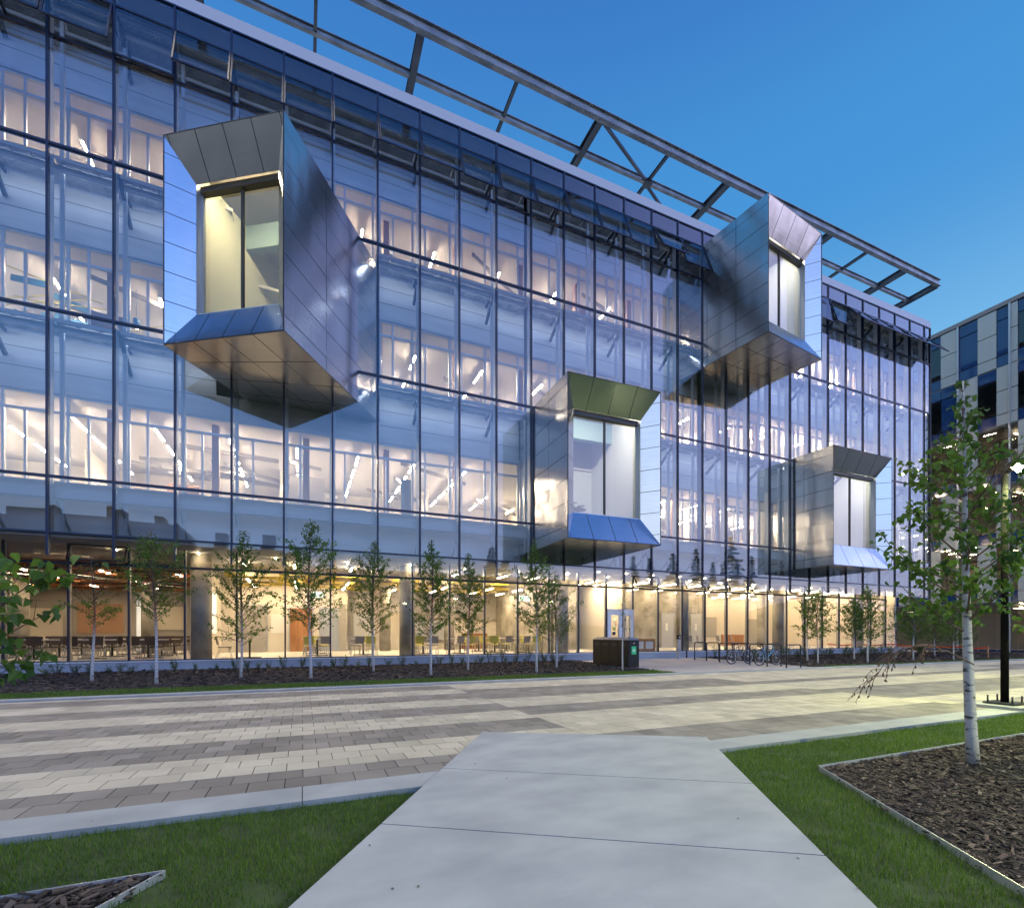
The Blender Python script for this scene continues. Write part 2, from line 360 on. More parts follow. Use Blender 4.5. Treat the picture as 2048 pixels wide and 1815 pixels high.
for i in range(len(js) - 1):
    a0, a1 = js[i] + (.006 if i else 0), js[i + 1] - .006
    off = (ca - cb).dot(U)
    l0 = ca - UL * a0; l1 = ca - UL * a1
    r0 = (cb if i == 0 else cb - UR * (a0 - off * 1.0)); r1 = cb - UR * (a1 - off)
    wk.hexa([(l1.x, l1.y, -.08), (r1.x, r1.y, -.08), (r0.x, r0.y, -.08), (l0.x, l0.y, -.08), (l1.x, l1.y, .014), (r1.x, r1.y, .014), (r0.x, r0.y, .014), (l0.x, l0.y, .014)])
tag(wk.build('sidewalk', M['walk']), kind='structure')
# kerbs with expansion joints
for nm, y0, y1, z1 in (('kerb', 3.98, 4.36, .0), ('kerb', 11.80, 12.12, .035)):
    kb = MB(); x = -18.0
    while x < 70:
        kb.box(x + .003, x + 2.997, y0, y1, -.12, z1); x += 3.0
    tag(kb.build(nm, M['kerb']), kind='structure')
sheet('paving_bed', [(-18, 4.36), (70, 4.36), (70, 11.8), (-18, 11.8)], -.014, M['joint'])
secs = [(-18, 3.25, [4.36, 4.81, 5.64, 6.48, 7.31, 8.14, 9.15, 9.97, 10.79, 11.48, 99], 0),
        (3.25, 10.7, [4.36, 5.17, 6.92, 7.75, 8.68, 10.55, 99], 0),
        (10.7, 24.2, [4.36, 5.02, 5.80, 7.30, 8.75, 9.45, 99], 0),
        (24.2, 70, [4.36, 5.17, 6.92, 7.75, 8.68, 10.55, 99], 0)]
random.seed(3)
pv = MB(); r = .277
for (sx0, sx1, bd, _) in secs:
    y = 4.36; row = 0
    while y < 11.8:
        y1 = min(y + r, 11.8); ym = (y + y1) / 2
        k = sum(1 for q in bd if ym > q); dark = (k % 2 == 1)
        step = r if sx0 < 24 else .554
        x = sx0 + (0 if row % 2 else -r / 2)
        g = .0035
        while x < sx1:
            a, b = max(x, sx0) + g, min(x + step, sx1) - g
            if b - a > .03:
                t = min(1, max(0, random.gauss(.5, .25)))
                z = random.uniform(-.0012, .0012)
                n = len(pv.v); m_ = 1 if dark else 0
                pv.v += [(a, y + g, z), (b, y + g, z), (b, y1 - g, z), (a, y1 - g, z), (a, y + g, z - .012), (b, y + g, z - .012), (b, y1 - g, z - .012), (a, y1 - g, z - .012)]
                for f in ((0, 1, 2, 3), (4, 5, 1, 0), (5, 6, 2, 1), (6, 7, 3, 2), (7, 4, 0, 3)):
                    pv.f.append(tuple(n + i for i in f)); pv.m.append(m_); pv.t.append(t)
            x += step
        y += r; row += 1
tag(pv.build('paving', [M['paver_l'], M['paver_d']]), kind='structure')
# far side: grass strips, mulch beds, plaza
stripL = [(-18, 12.12), (11.16, 12.12), (11.25, 13.5), (-18, 13.7)]
bedFL = [(-18, 13.7), (11.25, 13.5), (11.9, YG), (-18, YG)]
bedFR = [(17.9, 12.5), (60, 12.5), (60, 16.8), (39.5, 20.0), (39.5, YG + .05), (19.6, YG)]
stripR = [(18.6, 12.12), (60, 12.12), (60, 12.75), (18.2, 12.75)]
sheet('grass_verge', stripL, -.01, M['soil']); sheet('mulch_bed', bedFL, .0, M['mulch'])
sheet('grass_verge', stripR, .004, M['soil']); sheet('mulch_bed', bedFR, .0, M['mulch'])
sheet('plaza', [(-18, 12.12), (80, 12.12), (80, 60), (-18, 60)], -.03, M['plaza'])
pz = MB(); 
for xa, xb, ya, yb in ((11.2, 14.6, 12.125, 15), (14.6, 18.4, 12.125, 15), (11.2, 14.6, 15, 17.7), (14.6, 18.9, 15, 17.7), (11.2, 14.6, 17.7, YG), (14.6, 19.6, 17.7, YG)):
    pz.box(xa + .005, xb - .005, ya + .005, yb - .005, -.03, -.006)
tag(pz.build('plaza', M['plaza']), kind='structure')
sheet('mulch_bed', bedR, -.03, M['mulch']); sheet('mulch_bed', bedL, -.03, M['mulch'])
# metal edging round the near beds
def edge(name, pts, label, w=.007, z0=-.06, z1=.005):
    b = MB()
    for a, c in zip(pts[:-1], pts[1:]): b.bar((a[0], a[1], (z0 + z1) / 2), (c[0], c[1], (z0 + z1) / 2), w, z1 - z0)
    return tag(b.build(name, M['edging']), label, 'garden edging', 'metal edging strips')
edge('garden_edging', [bedR[1], bedR[0], bedR[3]], 'thin pale metal edging around the mulch bed under the big birch')
edge('garden_edging', [bedL[3], bedL[0], bedL[1]], 'thin metal edging around the pointed mulch bed at bottom left', z1=-.002)

def blades(name, poly, dens, hmin, hmax, w, z, seed, holes=(), wmul=1):
    rnd = random.Random(seed); xs = [p[0] for p in poly]; ys = [p[1] for p in poly]
    x0, x1, y0, y1 = min(xs), max(xs), min(ys), max(ys); n = int((x1 - x0) * (y1 - y0) * dens)
    b = MB(); V, Fc, T = b.v, b.f, b.t
    for _ in range(n):
        x, y = rnd.uniform(x0, x1), rnd.uniform(y0, y1)
        if not inside((x, y), poly) or any(inside((x, y), h) for h in holes): continue
        q = pxd((x, y, 0))
        if q is None or q[0] < -250 or q[0] > 2350 or q[1] > 1950: continue
        patch = .5 + .5 * math.sin(x * 3.1 + math.sin(y * 2.3) * 2) * math.sin(y * 2.7 + x)
        thin = math.sin(x * 7.3 + y * 2.1) * math.sin(y * 6.1 - x * 3.7) + .5 * math.sin(x * 17 + y * 11)
        if thin > .82 and rnd.random() < .65: continue
        h = rnd.uniform(hmin, hmax) * (.75 + .4 * patch); a = rnd.uniform(0, 6.283); l = rnd.uniform(.1, .65) * h; a2 = rnd.uniform(0, 6.283)
        ww = w * rnd.uniform(.7, 1.2); dx, dy = math.cos(a) * ww, math.sin(a) * ww; ex, ey = math.cos(a2) * l, math.sin(a2) * l
        k = len(V)
        V += [(x - dx, y - dy, z), (x + dx, y + dy, z), (x + dx * .7 + ex * .35, y + dy * .7 + ey * .35, z + h * .6), (x - dx * .7 + ex * .35, y - dy * .7 + ey * .35, z + h * .6), (x + ex, y + ey, z + h)]
        Fc.append((k, k + 1, k + 2, k + 3)); Fc.append((k + 3, k + 2, k + 4)); t = min(1, max(.01, rnd.gauss(.30 + .30 * patch, .22)))
        T += [t, t]; b.m += [0, 0]
    return tag(b.build(name, M['grass']), 'short mown green grass', 'grass', kind='stuff')
wk_in = [tuple(ca + W_ * .018), tuple(cb - W_ * .018), tuple(cb - W_ * .018 - UR * 9), tuple(ca + W_ * .018 - UL * 9)]
lawnL = [(-4.5, 3.97), (1.15, 3.97), (-1.5, -.2), (-4.5, 0)]
lawnR = [(4.17, 3.97), (13.5, 3.97), (13.5, 3.1), (4.5, 3.1), (2.6, .2), (1.5, .0)]
blades('lawn_grass', lawnL, 5200, .028, .052, .0017, -.045, 1, [wk_in, bedL])
blades('lawn_grass', lawnR, 4200, .028, .052, .0019, -.045, 2, [wk_in, bedR])
blades('verge_grass', stripL, 1100, .03, .06, .005, -.01, 3)
blades('verge_grass', stripR, 500, .03, .06, .008, .004, 4)
def chips(name, poly, dens, L0, L1, z, seed, label):
    rnd = random.Random(seed); xs = [p[0] for p in poly]; ys = [p[1] for p in poly]
    x0, x1, y0, y1 = min(xs), max(xs), min(ys), max(ys); n = int((x1 - x0) * (y1 - y0) * dens); b = MB()
    for _ in range(n):
        x, y = rnd.uniform(x0, x1), rnd.uniform(y0, y1)
        if not inside((x, y), poly): continue
        q = pxd((x, y, 0))
        if q is None or q[0] < -300 or q[0] > 2500 or q[1] > 1950: continue
        L = rnd.uniform(L0, L1) * rnd.choice((.5, .7, 1, 1.3)); w = L * rnd.uniform(.14, .4); h = w * .25; zz = z + rnd.uniform(0, .02)
        A = rnd.uniform(0, 6.28); ti, tr = rnd.gauss(0, .22), rnd.gauss(0, .35); ux = Vector((math.cos(A), math.sin(A), ti)).normalized(); vy = Vector((-math.sin(A), math.cos(A), tr)).normalized()
        c = Vector((x, y, zz)); t = min(1, max(.01, rnd.expovariate(3.0) + .05)); 
        sk = rnd.uniform(-.3, .3)
        p = [c - ux * L / 2 - vy * w / 2, c + ux * L / 2 - vy * w * .3, c + ux * L * (.5 + sk * .3) + vy * w * .4, c - ux * L * .45 + vy * w / 2]
        up = Vector((0, 0, max(h, .002)))
        k = len(b.v); b.v += [tuple(q_) for q_ in p] + [tuple(q_ + up) for q_ in p]
        for f in ((4, 5, 6, 7), (0, 1, 5, 4), (1, 2, 6, 5), (2, 3, 7, 6), (3, 0, 4, 7)): b.f.append(tuple(k + i for i in f)); b.m.append(0); b.t.append(t)
    return tag(b.build(name, M['chip']), label, 'mulch', kind='stuff')
chips('wood_chips', bedR, 2300, .022, .065, -.03, 5, 'brown wood chips in the bed at right')
chips('wood_chips', bedL, 1500, .04, .10, -.03, 6, 'brown wood chips in the pointed bed')
chips('wood_chips', bedFL, 110, .07, .16, .0, 7, 'dark wood chips in the bed along the glass building')
chips('wood_chips', bedFR, 60, .08, .18, .0, 8, 'reddish wood chips in the bed beyond the bike racks')

# ------------------------------------------------------------------ glass building
bld = tag(empty('glass_building', (12, 19, 0)), 'long glass building with double-skin facade, projecting steel bays and lit rooms', 'building')
BL = Vector((12, 19, 0))
class Rel:                                            # children keep world coordinates: one inner origin
    pass
org = Matrix.Translation(-BL)
_old_build = MB.build
def bpart(mb, name, mats, parent=None, smooth=False):
    o = mb.build(name, mats, parent or bld, smooth)
    if (parent or bld) is bld: o.location = -BL
    return o
def bcapped(name, mbs, mats, cap=100):
    mbs = [m for m in mbs if m.f]; mbs.sort(key=lambda m: -score(m.v))
    for m in mbs[:cap]: bpart(m, name, mats)
    if len(mbs) > cap:
        r_ = MB()
        for m in mbs[cap:]:
            n = len(r_.v); r_.v += m.v; r_.f += [tuple(i + n for i in f) for f in m.f]; r_.m += m.m; r_.t += m.t
        tag(bpart(r_, name, mats), kind='stuff')
# bays: near corner, width dir etc.   (u depth dir, f width dir pointing right)
def uf(vp):
    q = (VIEW + RIGHT * (vp - CX) / F).normalized(); return Vector((q.x, q.y, 0)), Vector((q.y, -q.x, 0))
u1, f1 = uf(1195); u3, f3 = uf(637); u4, f4 = uf(450); u5, f5 = uf(604)
BAYS = [  # name, front-left corner, u, f, width, z0, z1, depth of bevel, side inset, top inset, bottom inset
    dict(p=Vector((-3.80, 17.40, 0)), u=u1, f=f1, w=3.97, z0=9.84, z1=16.08, d=.6, s=.58, t=1.05, b=1.2, wood=0),
    dict(p=Vector((8.99, 15.70, 0)), u=u3, f=f3, w=4.22, z0=4.80, z1=10.95, d=.6, s=.56, t=1.02, b=1.12, wood=0),
    dict(p=Vector((19.04, 15.40, 0)), u=u4, f=f4, w=4.42, z0=14.70, z1=20.88, d=.6, s=.42, t=1.12, b=1.1, wood=0),
    dict(p=Vector((25.19, 16.56, 0)), u=u5, f=f5, w=4.98, z0=4.84, z1=11.04, d=.5, s=.60, t=1.03, b=1.15, wood=0)]
holes = []; holes_in = []
for b_ in BAYS:
    def onY(p, Y): return p + b_['u'] * ((Y - p.y) / b_['u'].y)
    a, c = onY(b_['p'], YU), onY(b_['p'] + b_['f'] * b_['w'], YU)
    holes.append((a.x, c.x, b_['z0'], b_['z1']))
    a2, c2 = onY(b_['p'], YI + .05), onY(b_['p'] + b_['f'] * b_['w'], YI + .05)
    holes_in.append((min(a.x, a2.x), max(c.x, c2.x), b_['z0'], b_['z1']))
ROWS = [(3.62, 4.30), (4.30, 5.98), (5.98, 10.97), (10.97, 15.93), (15.93, 19.17), (19.17, 20.80), (20.80, 21.62)]
bayx = [XL + i * P for i in range(34)]
bayx = [x for x in bayx if x < XR - .3] + [XR]
panes = []; frames_m = []; frames_t = []
random.seed(11)
closed_vents = {}
for i in range(len(bayx) - 1):
    x0, x1 = bayx[i], bayx[i + 1]
    for j, (z0, z1) in enumerate(ROWS):
        if j == 5: continue
        for (a, b, c, e) in cut((x0 + .03, x1 - .03, z0 + .03, z1 - .03), holes):
            m_ = MB(); tl = random.uniform(-.0025, .0025); tl2 = random.uniform(-.002, .002)
            m_.face([(a, YU + tl, c), (b, YU + tl2, c), (b, YU - tl, e), (a, YU - tl2, e)]); panes.append(m_)
bcapped('glass_pane', panes, M['glass'])
for x in bayx:
    for (a, b, c, e) in cut((x - .03, x + .03, 3.6, 21.62), holes):
        frames_m.append(MB().box(a, b, YU - .05, YU + .10, c, e))
bcapped('mullion', frames_m, M['dark'])
# pale fins on the room side of each mullion
fins = []
for x in bayx[:-1]:
    for (a, b, c, e) in cut((x - .035, x + .035, 4.4, 21.5), holes): fins.append(MB().box(x - .03, x + .03, YU + .101, YU + .34, c, e))
bcapped('mullion_fin', fins, M['cav'])
for z, hgt in ((4.30, .05), (5.98, .07), (10.97, .07), (15.93, .07), (19.17, .05), (20.80, .06), (21.60, .05)):
    tms = []
    for i in range(len(bayx) - 1):
        for (a, b, c, e) in cut((bayx[i] + .03, bayx[i + 1] - .03, z - hgt / 2, z + hgt / 2), holes): tms.append(MB().box(a, b, YU - .04, YU + .09, c, e))
    tall_t = globals().setdefault('tall_t', []); tall_t += tms
bcapped('transom', tall_t, M['dark'])
# roof edge
bpart(MB().box(XL, XR + .02, YU - .02, YU + 1.2, 21.625, 22.06), 'roof_fascia', M['fascia'])
bpart(MB().box(XL, XR, YU + 1.2, 34, 21.5, 21.9), 'roof', M['slab'])
# open vents under the roof edge: hinged at the top, tilted outwards
vents = []
angs = {}
def vang(x):
    if x < -5.5: return .30 if x < -6 else .30
    if x < -4.2: return .0 + .06
    if 22.9 < x < 25.6: return .62
    if 25.6 < x < 29: return .22 if x < 28 else .30
    if x >= 29: return .66
    if 14 < x < 16.2: return .52
    return .34
for i in range(len(bayx) - 1):
    x0, x1 = bayx[i] + .035, bayx[i + 1] - .035; xm = (x0 + x1) / 2
    if any(h[0] - .2 < xm < h[1] + .2 and h[3] > 20 for h in holes): continue
    an = vang(bayx[i]) + random.uniform(-.02, .02); H = 1.58
    top = Vector((0, YU - .07, 20.76)); bot = top + Vector((0, -math.sin(an) * H, -math.cos(an) * H)); nn = Vector((0, -math.cos(an), math.sin(an)))
    v = MB(); v.face([(x0, bot.y, bot.z), (x1, bot.y, bot.z), (x1, top.y, top.z), (x0, top.y, top.z)], 0)
    for pa, pb in (((x0, bot.y, bot.z), (x1, bot.y, bot.z)), ((x0, top.y, top.z), (x1, top.y, top.z))): v.bar(Vector(pa) + nn * .0, Vector(pb), .05, .05, 1)
    for xx in (x0, x1): v.bar((xx, bot.y, bot.z), (xx, top.y, top.z), .045, .05, 1)
    v.bar((x0 + .05, YU + .02, 19.9), (x0 + .05, bot.y * .5 + top.y * .5, (bot.z + top.z) / 2), .025, .025, 1)
    vents.append(v)
bcapped('vent_window', vents, [M['glass'], M['dark'], M['alu']])

# inner wall, rooms and catwalks for each storey
FL = [5.98, 10.97, 15.93]
inner = []; catw = []; spand = []
for s_, z in enumerate(FL):
    hd = z + 3.0; nz_ = (FL[s_ + 1] if s_ < 2 else 21.5)
    ti = MB()
    for i in range(len(bayx) - 1):
        x0, x1 = bayx[i], bayx[i + 1]
        for (a, b, c, e) in cut((x0, x1, z + .12, hd), holes_in):
            w = MB(); fw = .035
            w.box(a, a + fw, YI - .06, YI + .06, c, e, 0); w.box(b - fw, b, YI - .06, YI + .06, c, e, 0)
            w.box(a + fw, b - fw, YI - .06, YI + .06, e - .07, e, 0); w.box(a + fw, b - fw, YI - .06, YI + .06, c, c + .07, 0)
            tz = z + 2.42
            if c < tz - .2 and e > tz + .2: w.box(a + fw, b - fw, YI - .055, YI + .055, tz - .04, tz + .04, 0)
            if b - a > 1.2: w.box(a + .50, a + .56, YI - .05, YI + .05, c + .07, min(e - .07, tz - .04) if (i + s_) % 3 else e - .07, 0)
            w.face([(a + fw, YI + .0, c + .07), (b - fw, YI, c + .07), (b - fw, YI, e - .07), (a + fw, YI, e - .07)], 1)
            inner.append(w)
    for (a, b, c, e) in cut((XL, XR - .1, hd, nz_ + .12), holes_in):
        spand.append(MB().box(a, b, YI + .02, YI + .14, c, e, 0))
        # projecting drip ledge and a joint line
        if a == XL or True:
            spand[-1].box(a, b, YI - .10, YI + .02, hd + .0, hd + .12, 0) if c <= hd + .01 else None
            zz = hd + .75
            while zz < e - .2:
                if zz > c: spand[-1].box(a, b, YI + .008, YI + .02, zz, zz + .012, 1)
                zz += .6
bcapped('inner_window', inner, [M['alu'], M['glass_in']])
for sp in spand: bpart(sp, 'spandrel_panel', [M['white'], M['grey']])
# first-floor band: closed white panel behind the lower row, soffit out to the ground floor glazing
for (a, b, c, e) in cut((XL, XR - .1, 4.36, 6.1), holes_in): bpart(MB().box(a, b, YI + .02, YI + .14, c, e), 'spandrel_panel', M['white'])
for (a, b, c, e) in cut((XL, XR - .1, 5.45, 5.95), holes_in):
    bpart(MB().box(a, b, YU + .45, YU + .75, c, e), 'spandrel_panel', M['white'])
bpart(MB().box(XL, XR - .05, YU + .11, YG + .2, 4.20, 4.36), 'soffit', M['white'])
# catwalk gratings with beams and brackets
for s_, z in enumerate(FL[1:] + [20.9]):
    for i in range(len(bayx) - 1):
        x0, x1 = bayx[i], bayx[i + 1]
        if any(h[0] - .1 < (x0 + x1) / 2 < h[1] + .1 and h[2] < z - .2 < h[3] for h in holes_in): continue
        g = MB(); yy = YU + .32; zz = z - .12
        k = 0
        while yy < YI - .12:
            g.bar((x0 + .04, yy, zz), (x1 - .04, yy, zz), .028, .02, 0); yy += .055
        for q in (x0 + .05, x0 + .55, x0 + 1.05, x1 - .05): g.bar((q, YU + .3, zz - .012), (q, YI - .1, zz - .012), .02, .045, 0)
        g.bar((x0, YU + .62, zz - .12), (x1, YU + .62, zz - .12), .08, .17, 2); g.bar((x0, YU + .30, zz - .03), (x1, YU + .30, zz - .03), .03, .10, 2)
        if z < 20: g.bar((x0 + .12, YU + .80, zz - .06), (x1 - .12, YU + .80, zz - .06), .022, .012, 3)  # glowing strip added in each bay to brighten the spandrels
        if i % 2 == 0:
            g.bar((x0 + .06, YU + .35, zz - .15), (x0 + .06, YI - .02, zz - .85), .10, .12, 1)
            g.bar((x0 + .06, YU + .2, zz - .10), (x0 + .06, YI - .02, zz - .10), .06, .1, 1)
        catw.append(g)
bcapped('catwalk', catw, [M['galv'], M['beam'], M['cav'], M['cav_fill']])
posts = []
for x in bayx[:-1]:
    for (a, b, c, e) in cut((x + .02, x + .14, 4.4, 21.0), holes_in): posts.append(MB().box(x + .03, x + .13, YU + .72, YU + .82, c, e))
bcapped('cavity_post', posts, [M['cav']])
# raking brackets inside the lowest band
rk = []
for i, x in enumerate(bayx[:-1]):
    m_ = MB(); 
    m_.bar((x + .08, YU + .35, 5.35), (x + .08, YI - .05, 4.5), .05, .09, 0)
    rk.append(m_)
bcapped('bracket', rk, M['galv'], 40)

# rooms
def room(x0, x1, y0, y1, z0, z1, mats, name='room'):
    pass
for s_, z in enumerate(FL):
    cz = z + 3.25
    segs = cut((XL, XR - .2, 0, 1), [(h[0] - .0, h[1] + .0, -1, 2) for h in holes_in if h[2] < z + 1 < h[3]])
    bpart(MB().box(XL, XR - .15, YI + .14, 31, z - .25, z + .1), 'floor', M['slab'])
    fl = MB().box(XL, XR - .15, YI + .2, 31, cz, cz + .1)
    bpart(fl, 'ceiling', M['ceil'])
    bpart(MB().box(XL, XR - .15, 29.5, 29.7, z + .1, cz), 'back_wall', M['wall_in'])
    # partitions, doors and columns
    prt = MB()
    rnd = random.Random(20 + s_)
    for x in (-8.6, -1.0, 6.2, 12.4, 17.4, 24.6, 31.6):
        prt.box(x, x + .14, 25.2 + rnd.random() * 1.5, 29.5, z + .1, cz)
    bpart(prt, 'partition', M['wall_in'])
    cs = []
    for i, x in enumerate(bayx[1:-1:2]):
        if any(h[0] - .5 < x + .7 < h[1] + .5 and h[2] < z + 1 < h[3] for h in holes_in): continue
        cs.append(MB().box(x + .62, x + .86, 21.6, 21.9, z + .1, cz))
    bcapped('column', cs, M['post'], 30)
    dk = MB()
    for k in range(26):
        x = rnd.uniform(-9, 36); dk.box(x, x + rnd.uniform(.6, 1.6), 23.2 + rnd.random() * 5, 24 + rnd.random() * 5, z + .1, z + rnd.choice((.85, .85, 1.2, 1.9)))
    tag(bpart(dk, 'room_furniture', M['wall_in']), kind='stuff')
    dk = MB(); d2 = MB()
    for k in range(22):
        x = rnd.uniform(-10, 36); y = rnd.uniform(21.2, 27)
        if any(h[0] - .5 < x < h[1] + .5 and h[2] < z + 1 < h[3] for h in holes_in) and y < 24.5: continue
        w_ = rnd.uniform(.5, 1.4); (dk if k % 2 else d2).box(x, x + w_, y, y + rnd.uniform(.05, .5), z + .1, z + rnd.choice((.8, 1.1, 1.5, 2.1)))
        d2.bar((x, y, cz - .35 - rnd.random() * .3), (x + rnd.uniform(1, 4), y + rnd.uniform(-.5, 3), cz - .35), .08, .16)
    tag(bpart(dk, 'room_furniture', M['post']), kind='stuff'); tag(bpart(d2, 'room_furniture', M['wall_grey']), kind='stuff')
# interior linear lights
sm = MB(); sm.box(-.03, .03, -.6, .6, -.02, .0); sm.box(-.035, .035, -.62, .62, .001, .05, 1)
lights = []
strip_me = None
rnd = random.Random(5)
for s_, z in enumerate(FL):
    dx = (2.4, 3.2, 3.2)[s_]
    x = -12.2 + s_ * .9
    while x < 37.5:
        for yy in ((22.6, 25.6) if x > 12 else (22.6, 25.0, 27.6) if s_ else (22.4, 24.2, 26.0, 27.8)):
            if not any(h[0] - .6 < x < h[1] + .6 and h[2] < z + 1 < h[3] and yy < 24.5 for h in holes_in):
                lights.append((x, yy, z + 2.86))
        x += dx
lights.sort(key=lambda q: -score([(q[0], q[1] - 1, q[2]), (q[0], q[1] + 1, q[2] + .1)]))
for k, q in enumerate(lights):
    if k >= 96: break
    if strip_me is None:
        o = sm.build('ceiling_light', [M['lamp'], M['alu']], bld); strip_me = o.data
    else:
        o = bpy.data.objects.new('ceiling_light', strip_me); o.parent = bld; col(o)
    o.location = Vector(q) - BL
if len(lights) > 96:
    rs = MB()
    for q in lights[96:]: rs.box(q[0] - .03, q[0] + .03, q[1] - .6, q[1] + .6, q[2] - .03, q[2] + .03)
    tag(bpart(rs, 'ceiling_light', M['lamp']), kind='stuff')
# hanging blue and yellow baffles behind the second-floor windows at left
rnd = random.Random(8); bf = MB()
for k in range(46):
    x = rnd.uniform(-11, -3.2); y = rnd.uniform(22.2, 27); zz = rnd.uniform(12.4, 13.9); a = rnd.uniform(-.5, .5); L = rnd.uniform(.5, 1.1)
    dv = Vector((math.cos(a), math.sin(a) * .6, rnd.uniform(-.45, .45))) * L
    if k % 3: bf.bar(Vector((x, y, zz)) - dv, Vector((x, y, zz)) + dv, .03, .22, 0)
    else: bf.bar(Vector((x, y, zz)) - dv * 2, Vector((x, y, zz)) + dv * 2, .03, .03, 1)
tag(bpart(bf, 'ceiling_baffles', [M['blue'], M['yellow']]), 'blue slats and yellow rods hung under the ceiling', kind='stuff')
# pendant lamps
for (x, y, z) in ((-5.6, 21.9, 12.5), (-3.7, 21.7, 12.3), (3.6, 22.2, 17.9), (5.6, 22.6, 17.7)):
    pn = MB(); pn.tube([(0, 0, .02), (0, 0, .30)], [.11, .11], 16, 0); pn.tube([(0, 0, .3), (0, 0, 1.4)], .008, 5, 0); pn.tube([(0, 0, -.01), (0, 0, .02)], .10, 16, 1)
    o = pn.build('pendant_lamp', [M['blue'] if z < 14 else M['alu'], M['down']], bld, True); o.location = Vector((x, y, z)) - BL

# right-hand end wall: glass return
ew = MB()
for z0, z1 in ROWS[1:]:
    for y0 in (YU + .1, YU + 1.0, 20.9, 22.5, 24.1, 25.7, 27.3):
        y1 = {YU + .1: YU + 1.0, YU + 1.0: 20.9}.get(y0, y0 + 1.6); ew.face([(XR, y0 + .03, z0 + .03), (XR, y1 - .03, z0 + .03), (XR, y1 - .03, z1 - .03), (XR, y0 + .03, z1 - .03)], 0)
        ew.box(XR - .03, XR + .03, y1 - .03, y1 + .03, z0, z1, 1)
    ew.box(XR - .03, XR + .035, YU + .1, 29, z0 - .03, z0 + .03, 1)
bpart(ew, 'end_wall', [M['glass'], M['dark']])
bpart(MB().box(XR - .15, XR - .05, YI + .1, 31, 4.3, 6), 'end_panel', M['white'])

# roof canopy of steel beams
ZC = 24.0; YO, YN = 18.12, 19.85
cn = empty('roof_canopy', (0, 0, 0), 0, bld); cn.location = -BL
beams = [-14.9, -11.1, -7.2, -3.4, .45, 4.12, 8.12, 12.1, 15.95, 19.7, 23.6, 27.6, 30.9, 34.6, 38.0]
for k, (a, b) in enumerate(zip(beams[:-1], beams[1:])):
    if k % 2 == 0 and k + 2 < len(beams): b = beams[k + 2]
    elif k % 2: continue
    MB().ibeam((a + .005, YO, ZC), (b - .005, YO, ZC), .22, .42, .03).build('girder', M['girder'], cn)
    MB().ibeam((a + .005, YN, ZC), (b - .005, YN, ZC), .16, .26, .025).build('girder', M['girder'], cn)
for k, x in enumerate(beams):
    big = k % 2 == 1 or k == 14 or k == 11
    w = .26 if big else .12
    MB().ibeam((x, YO + .115, ZC - .02), (x, 26, ZC - .02), w, .34 if big else .16, .03).build('cross_beam', M['beam'], cn)
    if big:
        MB().bar((x, 22.5, 21.9), (x, 22.5, ZC - .2), .16, .16).build('post', M['beam'], cn)
MB().bar((12.15, YO + .1, ZC - .05), (15.95, YN, ZC - .05), .12, .12).build('brace', M['beam'], cn)
MB().bar((15.95, YN + .1, ZC - .05), (19.6, 21.6, ZC - .05), .12, .12).build('brace', M['beam'], cn)
MB().box(15.75, 16.15, YN - .2, YN + .2, ZC - .16, ZC - .13).build('brace_plate', M['beam'], cn)

# ------------------------------------------------------------------ projecting bays
def panels(mb, o, a, b, na, nb, flip, g=.011, bow=0.0, splits_a=None, splits_b=None):
    """tiles the parallelogram o + s*a + t*b with separate sheets leaving dark seams"""
    sa = splits_a or [i / na for i in range(na + 1)]; sb = splits_b or [i / nb for i in range(nb + 1)]
    la, lb = a.length, b.length; n = a.cross(b).normalized() * (-1 if flip else 1)
    for i in range(len(sa) - 1):
        for j in range(len(sb) - 1):
            s0, s1, t0, t1 = sa[i] + g / la, sa[i + 1] - g / la, sb[j] + g / lb, sb[j + 1] - g / lb
            rr = [random.uniform(-bow, bow) for _ in range(4)]
            q = [o + a * s0 + b * t0 + n * (.004 + rr[0]), o + a * s1 + b * t0 + n * (.004 + rr[1]), o + a * s1 + b * t1 + n * (.004 + rr[2]), o + a * s0 + b * t1 + n * (.004 + rr[3])]
            mb.face(q if not flip else q[::-1])
def quadpanels(mb, c, na, nb, g=.012, off=.004):
    """c: four corners (bl, br, tr, tl) of any quad; tiled bilinearly"""
    n = (c[1] - c[0]).cross(c[3] - c[0]).normalized() * off
    for i in range(na):
        for j in range(nb):
            L = max((c[1] - c[0]).length, .01); H = max((c[3] - c[0]).length, .01)
            s0, s1, t0, t1 = i / na + g / L, (i + 1) / na - g / L, j / nb + g / H, (j + 1) / nb - g / H
            def at(s, t): return (c[0] * (1 - s) + c[1] * s) * (1 - t) + (c[3] * (1 - s) + c[2] * s) * t
            mb.face([at(s0, t0) + n, at(s1, t0) + n, at(s1, t1) + n, at(s0, t1) + n])
def clip_poly(poly, ax, lo, hi):
    for val, sgn in ((lo, 1), (hi, -1)):
        out = []
        for i in range(len(poly)):
            a, b = poly[i], poly[(i + 1) % len(poly)]; da, db = (a[ax] - val) * sgn, (b[ax] - val) * sgn
            if da >= 0: out.append(a)
            if (da >= 0) != (db >= 0): k = da / (da - db); out.append(tuple(a[j] + (b[j] - a[j]) * k for j in range(2)))
        poly = out
        if len(poly) < 3: return []
    return poly
def strips(mb, poly, ax, cuts, to3, off, g=.009):
    for a, b in zip(cuts[:-1], cuts[1:]):
        q = clip_poly(poly, ax, a + g, b - g)
        if len(q) >= 3:
            cx_ = sum(v[0] for v in q) / len(q); cy_ = sum(v[1] for v in q) / len(q)
            mb.face([to3(cx_ + (v[0] - cx_) * .99, cy_ + (v[1] - cy_) * .995) + off for v in q])
